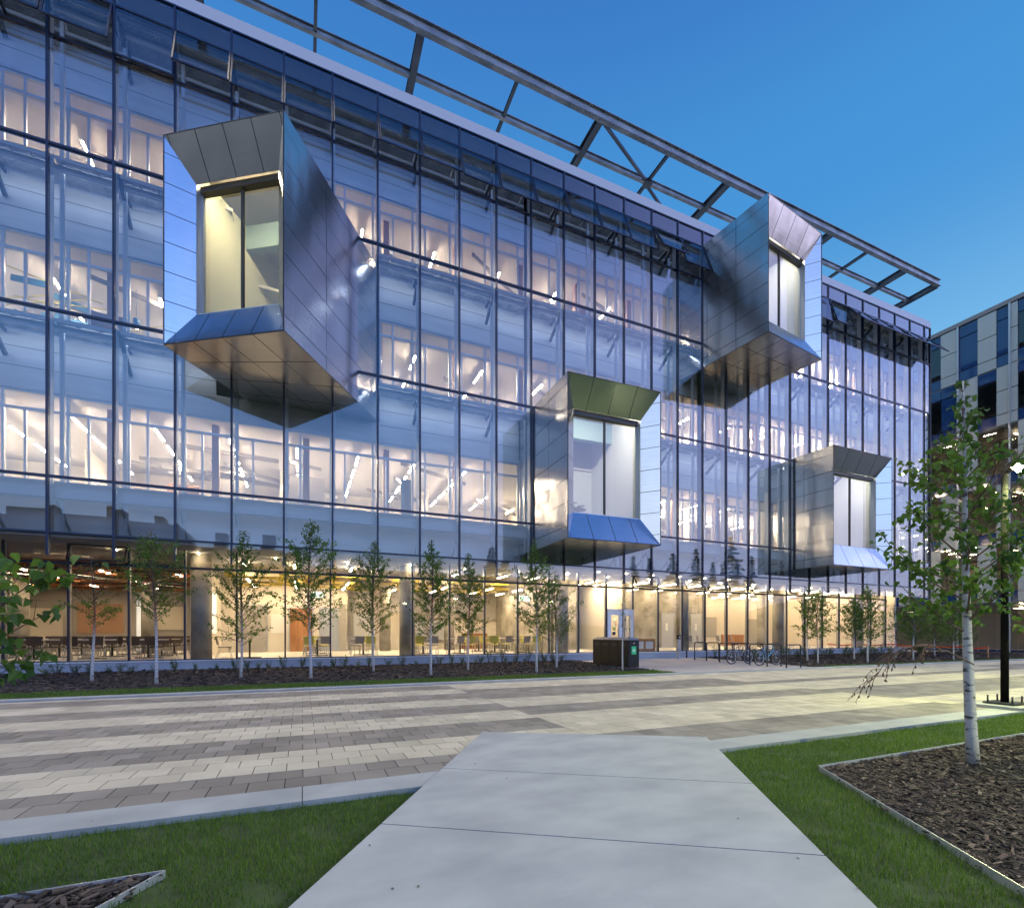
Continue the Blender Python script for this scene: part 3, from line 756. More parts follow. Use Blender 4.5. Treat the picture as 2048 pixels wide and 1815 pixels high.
for bi, b_ in enumerate(BAYS):
    p, u, f, w, z0, z1 = b_['p'], b_['u'], b_['f'], b_['w'], b_['z0'], b_['z1']
    bay = empty('projecting_bay', (0, 0, 0), 0, bld); bay.location = -BL
    Z = Vector((0, 0, 1))
    pr_ = p + f * w
    # depth of each side to the inner wall
    dl = (YI + .3 - p.y) / u.y; dr = (YI + .3 - pr_.y) / u.y
    H = z1 - z0
    sb = [0, .45 / H] + [(.45 + .88 * k) / H for k in range(1, 7)] + [1]
    sb = [q for q in sb if q < .99] + [1]
    random.seed(bi)
    sl = MB(); sa = [0, 1.6 / dl, 3.2 / dl, 1] if dl > 3.4 else [0, .5, 1]
    panels(sl, p + Z * z0, u * dl, Z * H, 2, 7, True, bow=.004, splits_a=sa, splits_b=sb); sl.build('side_panel', M['steel'], bay)
    sr = MB(); sa = [0, 2.2 / dr, 1] if dr > 3 else [0, .5, 1]
    panels(sr, pr_ + Z * z0, u * dr, Z * H, 2, 7, False, bow=.004, splits_a=sa, splits_b=sb); sr.build('side_panel', M['steel'], bay)
    # underside and top (trapezoids)
    un = MB(); quadpanels(un, [p + Z * z0 + u * dl, pr_ + Z * z0 + u * dr, pr_ + Z * z0, p + Z * z0], 4, 4); un.build('underside', M['steel'], bay)
    tp = MB(); quadpanels(tp, [p + Z * z1, pr_ + Z * z1, pr_ + Z * z1 + u * dr, p + Z * z1 + u * dl], 4, 4); tp.build('top_panel', M['steel'], bay)
    # dark body just inside the sheets (four thin walls) and the pale room lining
    t = .03
    bd_ = MB()
    bd_.hexa([p + Z * (z0 + .0), p + f * t + Z * z0, p + f * t + u * dl + Z * z0, p + u * dl + Z * z0, p + Z * z1, p + f * t + Z * z1, p + f * t + u * dl + Z * z1, p + u * dl + Z * z1])
    bd_.hexa([pr_ - f * t + Z * z0, pr_ + Z * z0, pr_ + u * dr + Z * z0, pr_ - f * t + u * dr + Z * z0, pr_ - f * t + Z * z1, pr_ + Z * z1, pr_ + u * dr + Z * z1, pr_ - f * t + u * dr + Z * z1])
    for za in (z0, z1 - t):
        a_, b2, c_, e_ = p + f * t, pr_ - f * t, pr_ - f * t + u * dr, p + f * t + u * dl
        bd_.hexa([q + Z * za for q in (a_, b2, c_, e_)] + [q + Z * (za + t) for q in (a_, b2, c_, e_)])
    bd_.build('bay_body', M['seam'], bay)
    # bevelled surround
    d_, si, ti, bi_ = b_['d'], b_['s'], b_['t'], b_['b']
    O = [p + Z * z0, pr_ + Z * z0, pr_ + Z * z1, p + Z * z1]
    I = [p + f * si + u * d_ + Z * (z0 + bi_), pr_ - f * si + u * d_ + Z * (z0 + bi_), pr_ - f * si + u * d_ + Z * (z1 - ti), p + f * si + u * d_ + Z * (z1 - ti)]
    rows_z = [z0 + q * H for q in sb]; inset = 1.0; colsw = [0, .14] + [.14 + (w - .28) * k / 4 for k in range(1, 4)] + [w - .14, w]
    s1 = MB(); strips(s1, [(0, 0), (w, 0), (w - si, 1), (si, 1)], 0, colsw, lambda a, t_: p + f * a + u * (d_ * t_) + Z * (z0 + bi_ * t_), Z * .006 - u * .004); s1.build('sill_bevel', M['steel'], bay)
    s2 = MB(); strips(s2, [(si, 1), (w - si, 1), (w, 0), (0, 0)], 0, colsw, lambda a, t_: p + f * a + u * (d_ * t_) + Z * (z1 - ti * t_), -Z * .006 - u * .004); s2.build('head_bevel', M['steel'], bay)
    s3 = MB(); strips(s3, [(0, z0), (1, z0 + bi_), (1, z1 - ti), (0, z1)], 1, rows_z, lambda t_, zz: p + f * (si * t_) + u * (d_ * t_) + Z * zz, f * .006 - u * .004); s3.build('jamb_bevel', M['steel'], bay)
    s3 = MB(); strips(s3, [(0, z1), (1, z1 - ti), (1, z0 + bi_), (0, z0)], 1, rows_z, lambda t_, zz: p + f * (w - si * t_) + u * (d_ * t_) + Z * zz, -f * .006 - u * .004); s3.build('jamb_bevel', M['steel'], bay)
    bk = MB()
    for c in ([O[0], O[1], I[1], I[0]], [I[3], I[2], O[2], O[3]], [O[0], I[0], I[3], O[3]], [I[1], O[1], O[2], I[2]]): bk.face(c)
    bk.build('bevel_backing', M['seam'], bay)
    # window in the recess
    a0, a1 = si, w - si; rz0, rz1 = z0 + bi_, z1 - ti
    win = empty('bay_window', (0, 0, 0), 0, bay)
    fr = MB(); dd = d_ + .25
    def q3(a, d__, z): return p + f * a + u * d__ + Z * z
    def fbox(mb, aa, ab, da, db, za, zb, m=0): mb.hexa([q3(aa, da, za), q3(ab, da, za), q3(ab, db, za), q3(aa, db, za), q3(aa, da, zb), q3(ab, da, zb), q3(ab, db, zb), q3(aa, db, zb)], m)
    fbox(fr, a0 - .03, a0 - .002, d_ + .01, d_ + .34, rz0 - .03, rz1 + .03, 0); fbox(fr, a1 + .002, a1 + .03, d_ + .01, d_ + .34, rz0 - .03, rz1 + .03, 0)
    fbox(fr, a0, a0 + .045, d_ + .20, d_ + .32, rz0, rz1, 0); fbox(fr, a1 - .045, a1, d_ + .20, d_ + .32, rz0, rz1, 0)
    fbox(fr, a0 + .045, a1 - .045, d_ + .10, d_ + .32, rz1 - .15, rz1 + .02, 1); fbox(fr, a0 + .045, a1 - .045, d_ + .02, d_ + .32, rz0 - .02, rz0 + .04, 0)
    am = (a0 + a1) / 2; fbox(fr, am - .03, am + .03, d_ + .20, d_ + .30, rz0 + .04, rz1 - .15, 1)
    fr.build('frame', [M['alu'], M['charcoal']], win)
    for (xa, xb) in ((a0 + .045, am - .03), (am + .03, a1 - .045)):
        g = MB(); g.face([q3(xa, dd, rz0 + .04), q3(xb, dd, rz0 + .04), q3(xb, dd, rz1 - .15), q3(xa, dd, rz1 - .15)]); g.build('pane', M['glass_box'], win)
    # lit room
    RD = 5.0; fz = z0 + 1.02; rc = z1 - .12
    rm = MB(); ins = .22
    rm.face([q3(ins, d_ + .36, fz), q3(w - ins, d_ + .36, fz), q3(w - ins, RD, fz), q3(ins, RD, fz)], 1)
    rm.face([q3(ins, d_ + .36, rc), q3(ins, RD, rc), q3(w - ins, RD, rc), q3(w - ins, d_ + .36, rc)], 2)
    rm.face([q3(ins, d_ + .36, fz), q3(ins, RD, fz), q3(ins, RD, rc), q3(ins, d_ + .36, rc)], 0)
    rm.face([q3(w - ins, d_ + .36, fz), q3(w - ins, d_ + .36, rc), q3(w - ins, RD, rc), q3(w - ins, RD, fz)], 0)
    rm.face([q3(ins, RD, fz), q3(w - ins, RD, fz), q3(w - ins, RD, rc), q3(ins, RD, rc)], 0)
    fbox(rm, ins, w - ins, 3.2, 3.5, rc - .85, rc - .003, 3)
    rm.build('room_lining', [M['bayroom'] if bi == 0 else M['bayroom2'], M['slab'], M['ceil'], M['bulkhead']], bay)
    lp = MB(); fbox(lp, w / 2 - 1.2, w / 2 + 1.2, d_ + .45, d_ + .52, rc - .05, rc - .02); lp.build('ceiling_light', M['lamp_bay'] if bi == 0 else M['lamp_bay2'], bay)

# ------------------------------------------------------------------ ground floor
bpart(MB().box(XL, XR - .3, YG - .12, YG + .25, -.03, .30), 'plinth', M['plinth'])
bpart(MB().box(XL, XR - .3, YG - .16, YG + .25, .303, .335), 'plinth_cap', M['white'])
bpart(MB().box(XL, XR - .3, YG + .25, 36, .05, .32), 'floor', M['ceil'])
gp = []; gmul = []
gx_ = [XL + i * P for i in range(33)]
gx_ = [x for x in gx_ if x < XR - 2] 
for i in range(len(gx_) - 1):
    a, b = gx_[i] + .025, gx_[i + 1] - .025; door = abs(gx_[i] - 13.81) < .1
    if not door: gp.append(MB()); gp[-1].face([(a, YG, .34), (b, YG, .34), (b, YG, 3.53), (a, YG, 3.53)])
    else: gp.append(MB()); gp[-1].face([(a, YG, 2.50), (b, YG, 2.50), (b, YG, 3.53), (a, YG, 3.53)])
    gp.append(MB()); gp[-1].face([(a, YG, 3.61), (b, YG, 3.61), (b, YG, 4.19), (a, YG, 4.19)])
bcapped('ground_window', gp, M['glass_ground'])
bcapped('ground_mullion', [MB().box(x - .028, x + .028, YG - .05, YG + .03, .335, 4.2, 0).box(x - .022, x + .022, YG + .03, YG + .16, .335, 4.2, 1) for x in gx_], [M['dark'], M['alu']])
trs = []
for i in range(len(gx_) - 1):
    tr_ = MB(); trs.append(tr_); tr_.box(gx_[i] + .028, gx_[i + 1] - .028, YG - .045, YG + .03, 3.53, 3.61); tr_ = MB(); trs.append(tr_); tr_.box(gx_[i] + .028, gx_[i + 1] - .028, YG - .045, YG + .03, .337, .37)
bcapped('ground_transom', trs, M['dark'])
# openable clerestory frames (pale, pushed out)
for x in (gx_[5], gx_[17 + 2], gx_[21], gx_[22], gx_[24], gx_[26], gx_[28]):
    v = MB(); x0, x1 = x + .05, x + P - .05; T_ = Vector((0, YG - .05, 4.17)); B_ = Vector((0, YG - .30, 3.66))
    for (pa, pb) in (((x0, B_.y, B_.z), (x1, B_.y, B_.z)), ((x0, T_.y, T_.z), (x1, T_.y, T_.z)), ((x0, B_.y, B_.z), (x0, T_.y, T_.z)), ((x1, B_.y, B_.z), (x1, T_.y, T_.z))): v.bar(pa, pb, .04, .05, 0)
    v.face([(x0, B_.y, B_.z), (x1, B_.y, B_.z), (x1, T_.y, T_.z), (x0, T_.y, T_.z)], 1); bpart(v, 'vent_window', [M['charcoal'], M['glass_in']])
# double entrance door with pale frames
dr_ = empty('entrance_door', (0, 0, 0), 0, bld); dr_.location = -BL
D0, D1 = 13.81 + .03, 15.41 - .03
fr = MB(); fr.box(D0, D0 + .07, YG - .09, YG + .05, .34, 2.49); fr.box(D1 - .07, D1, YG - .09, YG + .05, .34, 2.49); fr.box(D0 + .07, D1 - .07, YG - .09, YG + .05, 2.40, 2.49); fr.build('door_frame', M['white'], dr_)
for k in range(2):
    a = D0 + .075 + k * .735; b = a + .725; lf = MB()
    lf.box(a, a + .13, YG - .06, YG - .01, .36, 2.39); lf.box(b - .13, b, YG - .06, YG - .01, .36, 2.39); lf.box(a + .13, b - .13, YG - .06, YG - .01, 2.2, 2.39); lf.box(a + .13, b - .13, YG - .06, YG - .01, .36, .62)
    lo = lf.build('door_leaf', M['white'], dr_)
    g = MB(); g.face([(a + .13, YG - .035, .62), (b - .13, YG - .035, .62), (b - .13, YG - .035, 2.2), (a + .13, YG - .035, 2.2)]); g.build('door_glass', M['glass_in'], lo)
    hx = b - .17 if k == 0 else a + .17; MB().tube([(hx, YG - .12, 1.1), (hx, YG - .12, 1.6)], .015, 8).build('handle', M['charcoal'], lo, True)
MB().box(14.13, 14.3, YG - .075, YG - .062, 1.42, 1.62).build('door_notice', M['yellow'], dr_)
MB().box(14.13, 14.3, YG - .075, YG - .062, 1.20, 1.38).build('door_notice', M['charcoal'], dr_)
for (x0, x1, z0, z1, mm_) in ((-13, -11.6, 1.0, 2.6, 'wall_in'), (-11.0, -9.0, 1.3, 2.9, 'post'), (-8.4, -7.9, .33, 3.3, 'screen'), (-7.6, -6.1, 1.5, 2.8, 'wall_in'), (-4.4, -4.1, .33, 3.3, 'wall_in'), (-16, -13.6, .6, 1.2, 'wood')):
    bpart(MB().box(x0, x1, 32.9, 32.99, z0, z1), 'wall_board', M[mm_])  # the tall glowing board stands in for a brightly lit opening
for (x, y) in ((-11.1, 27.5), (-6.8, 28.5), (4.2, 27.5), (8.0, 28.0), (30.8, 25.5)):
    c_ = MB(); c_.tube([(x, y, .32), (x, y, 4.2)], .30, 18); bpart(c_, 'concrete_column', M['conc'], smooth=True)
for (x0, x1, z0, z1, mm_) in ((-1.5, -.9, 1.3, 2.3, 'paper'), (1.9, 2.25, .33, 2.9, 'wall_grey')): bpart(MB().box(x0, x1, 28.34, 28.39, z0, z1), 'wall_board', M[mm_])
for (x0, x1, z0, z1, mm_) in ((2.7, 3.9, 1.1, 2.4, 'paper'), (5.6, 6.9, .9, 2.1, 'fascia'), (7.1, 8.4, .9, 2.1, 'fascia'), (9.2, 10.9, .33, 1.3, 'wood')): bpart(MB().box(x0, x1, 29.33, 29.39, z0, z1), 'wall_board', M[mm_])
for (x0, x1, z0, z1, mm_) in ((27.4, 28.6, .33, 2.4, 'alu'), (29.2, 30.6, 1.0, 2.6, 'wall_grey'), (31.2, 33.6, .33, 1.2, 'wood'), (34.2, 35.4, .33, 2.5, 'wall_grey')): bpart(MB().box(x0, x1, 29.5, 29.58, z0, z1), 'wall_board', M[mm_])
# round concrete columns
for x in (-11.1, -3.45, 4.2, 11.85, 19.55, 27.2, 34.9):
    c = MB(); c.tube([(x, 21.3, .32), (x, 21.3, 4.2)], .34, 24); bpart(c, 'concrete_column', M['conc'], smooth=True)
# rooms: x0, x1, back y, wall, ceiling, ceiling height
def gwall(name, x0, x1, y0, y1, z0, z1, m): return bpart(MB().box(x0, x1, y0, y1, z0, z1), name, m)
gwall('back_wall', XL, -3.9, 33, 33.2, .32, 3.9, M['wall_grey']); gwall('back_wall', -3.75, 2.3, 28.4, 28.6, .32, 4.2, M['wall_in']); gwall('back_wall', 2.3, 11.6, 29.6, 29.8, .32, 4.2, M['wall_in'])
gwall('partition', -3.9, -3.75, 21.75, 33, .32, 4.2, M['wall_in'])
gwall('back_wall', 11.75, 15.3, 25.5, 25.7, .32, 4.2, M['conc']); gwall('partition', 11.6, 11.75, 22, 29.6, .32, 4.2, M['conc'])
gwall('partition', 16.2, 16.35, 22.2, 28, .32, 4.2, M['wall_in']); gwall('back_wall', 16.35, 26.6, 26.6, 26.8, .32, 4.2, M['conc']); gwall('back_wall', 26.6, 38, 29.6, 29.8, .32, 4.2, M['wall_in'])
gwall('ceiling', XL, XR - .5, YG + .2, 36, 4.21, 4.30, M['ceil'])
gwall('partition', 26.6, 26.75, 26.81, 29.59, .32, 4.2, M['wall_in']); gwall('partition', XR - .65, XR - .5, YG + .3, 36, .32, 4.2, M['wall_in'])
gwall('wall_band', 5.5, 11.55, 29.4, 29.58, 2.2, 3.9, M['wall_grey'])
gwall('back_wall_end', XL - .05, XL + .05, YG, 33, 0, 4.2, M['wall_in']).name = 'partition'
# concrete wall joints and doors
jn = MB()
for x in (18.3, 20.2, 22.1, 24.0, 25.9): jn.box(x, x + .015, 26.585, 26.6, .33, 4.2)
jn.box(16.4, 26.6, 26.585, 26.599, 2.45, 2.465); bpart(jn, 'wall_joint', M['grey'])
def indoor_door(x, y, w, h, m, paper=False):
    e = empty('door', (0, 0, 0), 0, bld); e.location = -BL
    f_ = MB(); f_.box(x - .06, x, y - .05, y - .002, .33, .33 + h + .06); f_.box(x + w, x + w + .06, y - .05, y - .002, .33, .33 + h + .06); f_.box(x, x + w, y - .05, y - .002, .33 + h, .33 + h + .06); f_.build('frame', M['alu'], e)
    l_ = MB().box(x + .005, x + w - .005, y - .035, y - .004, .335, .325 + h).build('leaf', m, e)
    MB().box(x + w - .14, x + w - .05, y - .075, y - .037, 1.28, 1.31).build('handle', M['silver'], l_)
    if paper: MB().box(x + .28, x + .50, y - .042, y - .036, 1.5, 2.0).build('notice', M['paper'], l_)
indoor_door(18.9, 26.6, 1.0, 2.3, M['fascia'], True); indoor_door(22.6, 26.6, 1.0, 2.3, M['fascia'], True); indoor_door(25.2, 26.6, .9, 2.3, M['fascia'], True)
indoor_door(12.4, 25.5, 1.0, 2.2, M['fascia']); indoor_door(-5.6, 33, 1.1, 2.3, M['wood']); indoor_door(-.6, 28.4, 1.1, 2.3, M['wood']); indoor_door(.9, 28.4, .9, 2.3, M['alu']); indoor_door(-3.0, 28.4, 1.3, 2.4, M['wall_grey'])
# white wall screens in the second room, bulletin boards by the entrance
for y0 in (23.0, 25.0):
    s_ = MB(); s_.box(-3.74, -3.70, y0, y0 + 1.5, 1.3, 3.2); bpart(s_, 'wall_screen', M['screen'])
cbx = MB(); cbx.box(16.5, 17.9, 21.6, 22.0, .33, 1.0, 0); cbx.box(16.6, 17.1, 21.585, 21.6, .45, .85, 1); cbx.box(17.25, 17.75, 21.585, 21.6, .45, .85, 1); bpart(cbx, 'storage_unit', [M['wood'], M['paper']])
# slatted ceilings: timber boards (left room), yellow boards (middle rooms)
rnd = random.Random(41)
mA = [mat('slat_orange', (.42, .15, .03), .5), mat('slat_brown', (.12, .05, .02), .5), mat('slat_dark', (.035, .02, .012), .5)]
mB = [mat('slat_yellow', (.62, .48, .06), .5), mat('slat_cream', (.60, .52, .34), .5), mat('slat_olive', (.28, .24, .08), .5)]
def slats(x0, x1, y0, y1, z, mats, name):
    b = MB(); y = y0
    while y < y1:
        x = x0 - rnd.random() * 2
        while x < x1:
            L = rnd.uniform(.8, 2.2); a, c = max(x, x0), min(x + L, x1)
            if c - a > .1 and rnd.random() < .86: b.box(a, c - .02, y, y + .10, z + rnd.uniform(-.07, .07), z + .09, rnd.choice((0, 0, 1, 2)))
            x += L
        y += .17
    return bpart(b, name, mats)
slats(XL + .2, -4.0, 21.0, 32.8, 3.66, mA, 'slatted_ceiling'); slats(-3.0, 10.8, 23.4, 29.2, 3.78, mB, 'slatted_ceiling')
for (a, b2) in (((-9, 21.5), (-4.2, 30)), ((-4.3, 22), (-8.5, 31)), ((-12, 23), (-5, 26))): bpart(MB().bar((a[0], a[1], 3.5), (b2[0], b2[1], 3.5), .03, .03), 'ceiling_rod', M['alu'])
# exit signs (green running figure on lit white box)
for (x, y, z) in ((-5.1, 29.0, 3.0), (.4, 27.2, 3.15), (11.0, 24.5, 3.1)):
    e = empty('exit_sign', (0, 0, 0), 0, bld); e.location = -BL
    MB().box(x, x + .62, y, y + .06, z, z + .27).build('sign_box', M['sign_lit'], e)
    g = MB(); yy = y - .004
    g.box(x + .03, x + .26, yy - .004, yy, z + .03, z + .24); g.build('sign_panel', M['green_sign'], e)
    g = MB(); g.box(x + .36, x + .50, yy - .004, yy, z + .12, z + .15, 0); g.face([(x + .50, yy - .004, z + .07), (x + .58, yy - .004, z + .135), (x + .50, yy - .004, z + .20)], 0); g.build('arrow', M['green_sign'], e)
    g = MB(); g.box(x + .13, x + .17, yy - .01, yy - .006, z + .17, z + .21); g.bar((x + .15, yy - .008, z + .17), (x + .13, yy - .008, z + .10), .004, .035, 0, (1, 0, 0)); g.bar((x + .13, yy - .008, z + .11), (x + .19, yy - .008, z + .05), .004, .022, 0, (1, 0, 0)); g.bar((x + .13, yy - .008, z + .11), (x + .08, yy - .008, z + .05), .004, .022, 0, (1, 0, 0)); g.build('figure', M['sign_lit'], e)
# ground floor lights
gl_ = []
for x in [v * 1.0 for v in (-12, -9.5, -7, -4.6)]:
    for y in (23.5, 27, 30.5): gl_.append((x, y, 3.66, .035, .45))
for x in (-2.2, -.3, 2.0, 4.6, 6.8, 9.2, 10.9):
    for y in (22.6, 24.6, 27.2): gl_.append((x, y, 4.12 if y < 23.3 else 3.66, .03, .6))
for x in (12.6, 14.6, 15.7): gl_.append((x, 22.9, 4.1, .03, .6)); gl_.append((x, 24.6, 4.1, .03, .5))
for x in (17.6, 19.6, 21.6, 23.6, 25.6):
    for y in (22.2, 25.2): gl_.append((x, y + .4, 4.12, .012, .8))
for x in (27.6, 29.8, 32.0, 34.2, 36.4):
    for y in (22.2, 25.2, 28.0): gl_.append((x, y + .4, 4.12, .012, .8))
for x in (-3.45, 4.2, 11.85, 19.55, 27.2, 34.9): gl_.append((x, 20.72, 4.19, .02, .10)); gl_.append((x - 2.5, 21.0, 4.19, .02, .10)); gl_.append((x + 2.5, 21.0, 4.19, .02, .10))  # small lights added beside the columns to brighten their dark fronts
gl_.sort(key=lambda q: -score([(q[0], q[1] - 1, q[2]), (q[0], q[1] + 1, q[2] + .1)]))
for q in gl_: bpart(MB().box(q[0] - q[3], q[0] + q[3], q[1] - q[4], q[1] + q[4], q[2] - .03, q[2] - .01).box(q[0] - q[3] - .01, q[0] + q[3] + .01, q[1] - q[4], q[1] + q[4], q[2] - .009, q[2] + .05, 1), 'linear_light', [M['lamp_g'], M['alu']])
# canopy soffit downlights over the entrance
for x in (12.9, 14.5, 16.1, 17.8, 19.5, 21.2): bpart(MB().tube([(x, 19.6, 4.17), (x, 19.6, 4.195)], .06, 14), 'downlight', M['down'])

# ------------------------------------------------------------------ indoor furniture
def make_chair(kind, m, label, group, loc, rz, first=[{}]):
    if kind in first[0]:
        t = copy_tree(first[0][kind]); t.location = loc; t.rotation_euler = (0, 0, rz)
    else:
        t = empty('chair', loc, rz); first[0][kind] = t
        s = MB(); s.hexa([(-.22, -.22, .42), (.22, -.22, .42), (.20, .20, .41), (-.20, .20, .41), (-.22, -.22, .45), (.22, -.22, .45), (.20, .20, .435), (-.20, .20, .435)]); s.build('seat', m, t)
        b = MB(); b.hexa([(-.19, .20, .52), (.19, .20, .52), (.19, .225, .52), (-.19, .225, .52), (-.21, .27, .84), (.21, .27, .84), (.21, .29, .84), (-.21, .29, .84)]); b.build('backrest', m, t)
        for sx in (-1, 1):
            l = MB(); l.tube([(sx * .20, -.24, 0), (sx * .19, -.17, .41)], .011, 6); l.build('leg', M['silver'], t, True)
            l = MB(); l.tube([(sx * .22, .27, 0), (sx * .19, .14, .40), (sx * .19, .21, .55)], .011, 6); l.build('leg', M['silver'], t, True)
    return tag(t, label, 'chair', group)
def make_table(loc, rz, label, group, first=[]):
    if first: t = copy_tree(first[0]); t.location = loc; t.rotation_euler = (0, 0, rz)
    else:
        t = empty('table', loc, rz); first.append(t)
        MB().box(-.6, .6, -.38, .38, .70, .735).build('tabletop', M['table'], t)
        MB().tube([(0, 0, .02), (0, 0, .70)], .035, 10).build('pedestal', M['charcoal'], t, True)
        b = MB(); b.bar((-.42, 0, .02), (.42, 0, .02), .06, .03); b.bar((0, -.3, .02), (0, -.035, .02), .06, .03); b.bar((0, .035, .02), (0, .3, .02), .06, .03); b.build('foot', M['charcoal'], t)
    return tag(t, label, 'table', group)
rnd = random.Random(77); zf = .321
for i, x in enumerate((-10.6, -8.9, -7.2, -5.5)):
    for j, y in enumerate((23.0, 25.0, 27.2)):
        make_table((x, y, zf), 0, '%s table from the left in the %s row among dark chairs in the dim room' % (('first', 'second', 'third', 'fourth')[i], ('front', 'middle', 'back')[j]), 'tables in the left room')
        for k in range(4):
            cx_, cy_ = x - .33 + .66 * (k % 2), y + (.62 if k < 2 else -.62)
            make_chair('dark', M['dchair'], 'dark chair, %s %s side of the %s table from left, %s row, dim room' % (('left', 'right')[k % 2], 'far' if k < 2 else 'near', ('first', 'second', 'third', 'fourth')[i], ('front', 'middle', 'back')[j]), 'dark chairs in the left room', (cx_ + rnd.uniform(-.05, .05), cy_, zf), (0 if k < 2 else math.pi) + rnd.uniform(-.25, .25) , )
for i, x in enumerate((.6, 2.5, 5.2, 7.0, 8.8, 10.4)):
    for j, y in enumerate((22.6, 25.0)):
        if j == 1 and i in (1, 3): continue
        make_table((x, y, zf), 0, '%s pale cafe table from the left, %s row, among yellow and grey chairs' % (('first', 'second', 'third', 'fourth', 'fifth', 'last')[i], ('front', 'back')[j]), 'cafe tables')
        for k in range(4):
            cx_, cy_ = x - .3 + .6 * (k % 2), y + (.62 if k < 2 else -.62)
            yl = (i + j + k) % 2 == 0
            make_chair('y' if yl else 'g', M['yellow'] if yl else M['gchair'], '%s chair at %s corner, %s side of the %s %s-row cafe table' % ('yellow' if yl else 'grey', ('left', 'right')[k % 2], 'far' if k < 2 else 'near', ('first', 'second', 'third', 'fourth', 'fifth', 'last')[i], ('front', 'back')[j]), ('yellow' if yl else 'grey') + ' cafe chairs', (cx_, cy_, zf), (0 if k < 2 else math.pi) + rnd.uniform(-.4, .4))
make_chair('dark', M['dchair'], 'lone brown high chair beside the white wall screens', None, (-2.75, 21.6, zf), math.pi * .5)
tl = make_table((-1.9, 21.7, zf), .2, 'small table next to the lone brown chair by the wall screens', None)
for i, x in enumerate((20.2, 21.0, 22.5, 23.6)): make_chair('g', M['gchair'], ('leftmost', 'second', 'third', 'rightmost')[i] + ' grey lobby chair behind the bicycle racks', 'grey lobby chairs', (x, 21.3, zf), rnd.uniform(-.6, .6))
# office chair in the lower middle bay
oc = tag(empty('office_chair', tuple(BAYS[1]['p'] + BAYS[1]['f'] * 1.25 + BAYS[1]['u'] * 1.5 + Vector((0, 0, BAYS[1]['z0'] + 1.03))), .5), 'pale mesh office chair standing in the lower middle bay window', 'office chair')
o_ = MB(); o_.box(-.25, .25, -.25, .25, .44, .52); o_.build('seat', M['gchair'], oc)
o_ = MB(); o_.hexa([(-.22, .24, .6), (.22, .24, .6), (.22, .28, .6), (-.22, .28, .6), (-.19, .34, 1.15), (.19, .34, 1.15), (.19, .37, 1.15), (-.19, .37, 1.15)]); o_.build('backrest', M['gchair'], oc)
for sx in (-1, 1): o_ = MB(); o_.bar((sx * .30, -.15, .68), (sx * .30, .15, .70), .06, .03); o_.bar((sx * .29, .05, .5), (sx * .30, .05, .67), .03, .03); o_.build('armrest', M['gchair'], oc)
o_ = MB(); o_.tube([(0, 0, .1), (0, 0, .44)], .03, 8); [o_.bar((0, 0, .09), (.28 * math.cos(a * 1.2566), .28 * math.sin(a * 1.2566), .05), .04, .03) for a in range(5)]; o_.build('base', M['charcoal'], oc)

# ------------------------------------------------------------------ neighbouring building at right
nb = tag(empty('panel_building', (45, 18, 0)), 'dark blue and pale grey chequered building behind the birch at right', 'building')
NBL = Vector((45, 18, 0))
def npart(mb, name, mats): o = mb.build(name, mats, nb); o.location = -NBL; return o
XB = 45.0
cols_ = [34.0]; wid = [1.1, .65, 1.1, 1.1, 1.1, 1.1]
ys = [21.99]; 
for q in (21.34, 20.25, 19.12, 18.07, 17.35, 16.95, 16.3, 15.6): ys.append(q)
for k in range(10): ys.insert(0, ys[0] + 1.1)
STO = [24.1 - 4.12 * k for k in range(7)]
i0 = ys.index(21.99)
pat = {0: 'GWGWGWGWGWGW', 1: 'GGWGWWGWGWGW', 2: 'LLWLLLWGLLWL', 3: 'LWLLWLLWLLWL', 4: 'WLLWLLWLLLWL', 5: 'LLLLLLLLLLLL'}
gpan, wpan, lpan, ribs = [], [], [], MB()
for s_ in range(6):
    zt, zb = STO[s_], max(STO[s_ + 1], .0)
    for i in range(len(ys) - 1):
        ya, yb = ys[i], ys[i + 1]; ch = pat[s_][(i - i0) % 12]
        if ch == 'W':
            for (a, b) in ((zt - .03, zt - 1.7), (zt - 1.73, zt - 3.35), (zt - 3.38, zb)):
                if a - max(b, 0) > .1: wpan.append(MB().box(XB - .06, XB + .02, yb + .012, ya - .012, max(b, 0) + .012, a - .012))
        else:
            for q, (a, b) in enumerate(((zt - .03, zt - .85), (zt - .88, zt - 3.3), (zt - 3.33, zb))):
                if a - max(b, 0) < .1: continue
                m_ = MB(); m_.face([(XB, ya - .02, max(b, 0) + .02), (XB, yb + .02, max(b, 0) + .02), (XB, yb + .02, a - .02), (XB, ya - .02, a - .02)])
                (lpan if (ch == 'L' and q < 2) or (ch == 'G' and q == 1 and i % 3 == 1) else gpan).append(m_)
def ncap(name, mbs, m, cap=100):
    mbs.sort(key=lambda k: -score(k.v))
    for k in mbs[:cap]: npart(k, name, m)
    if len(mbs) > cap:
        r_ = MB()
        for k in mbs[cap:]:
            n = len(r_.v); r_.v += k.v; r_.f += [tuple(j + n for j in f) for f in k.f]; r_.m += k.m; r_.t += k.t
        tag(npart(r_, name, m), kind='stuff')
ncap('wall_panel', wpan, M['palepanel']); ncap('spandrel_glass', gpan, M['bluepanel']); ncap('window', lpan, glass('neighbour_glass', (.55, .58, .62), 1.9))
for i, y in enumerate(ys):
    if i % 3 == 0: ribs.box(XB - .16, XB - .06, y - .05, y + .05, 0, 24.1)
npart(ribs, 'facade_rib', M['alu'])
npart(MB().box(XB - .12, XB + 12, ys[-1], ys[0], 24.12, 24.42), 'roof_edge', M['grey'])
for z in STO[1:6]:
    npart(MB().box(XB + .06, XB + 8, ys[-1], ys[0], z - .2, z + .12), 'floor', M['slab'])
npart(MB().box(XB + 6, XB + 6.2, ys[-1], ys[0], 0, 24.1), 'room_wall', M['wall_in'])
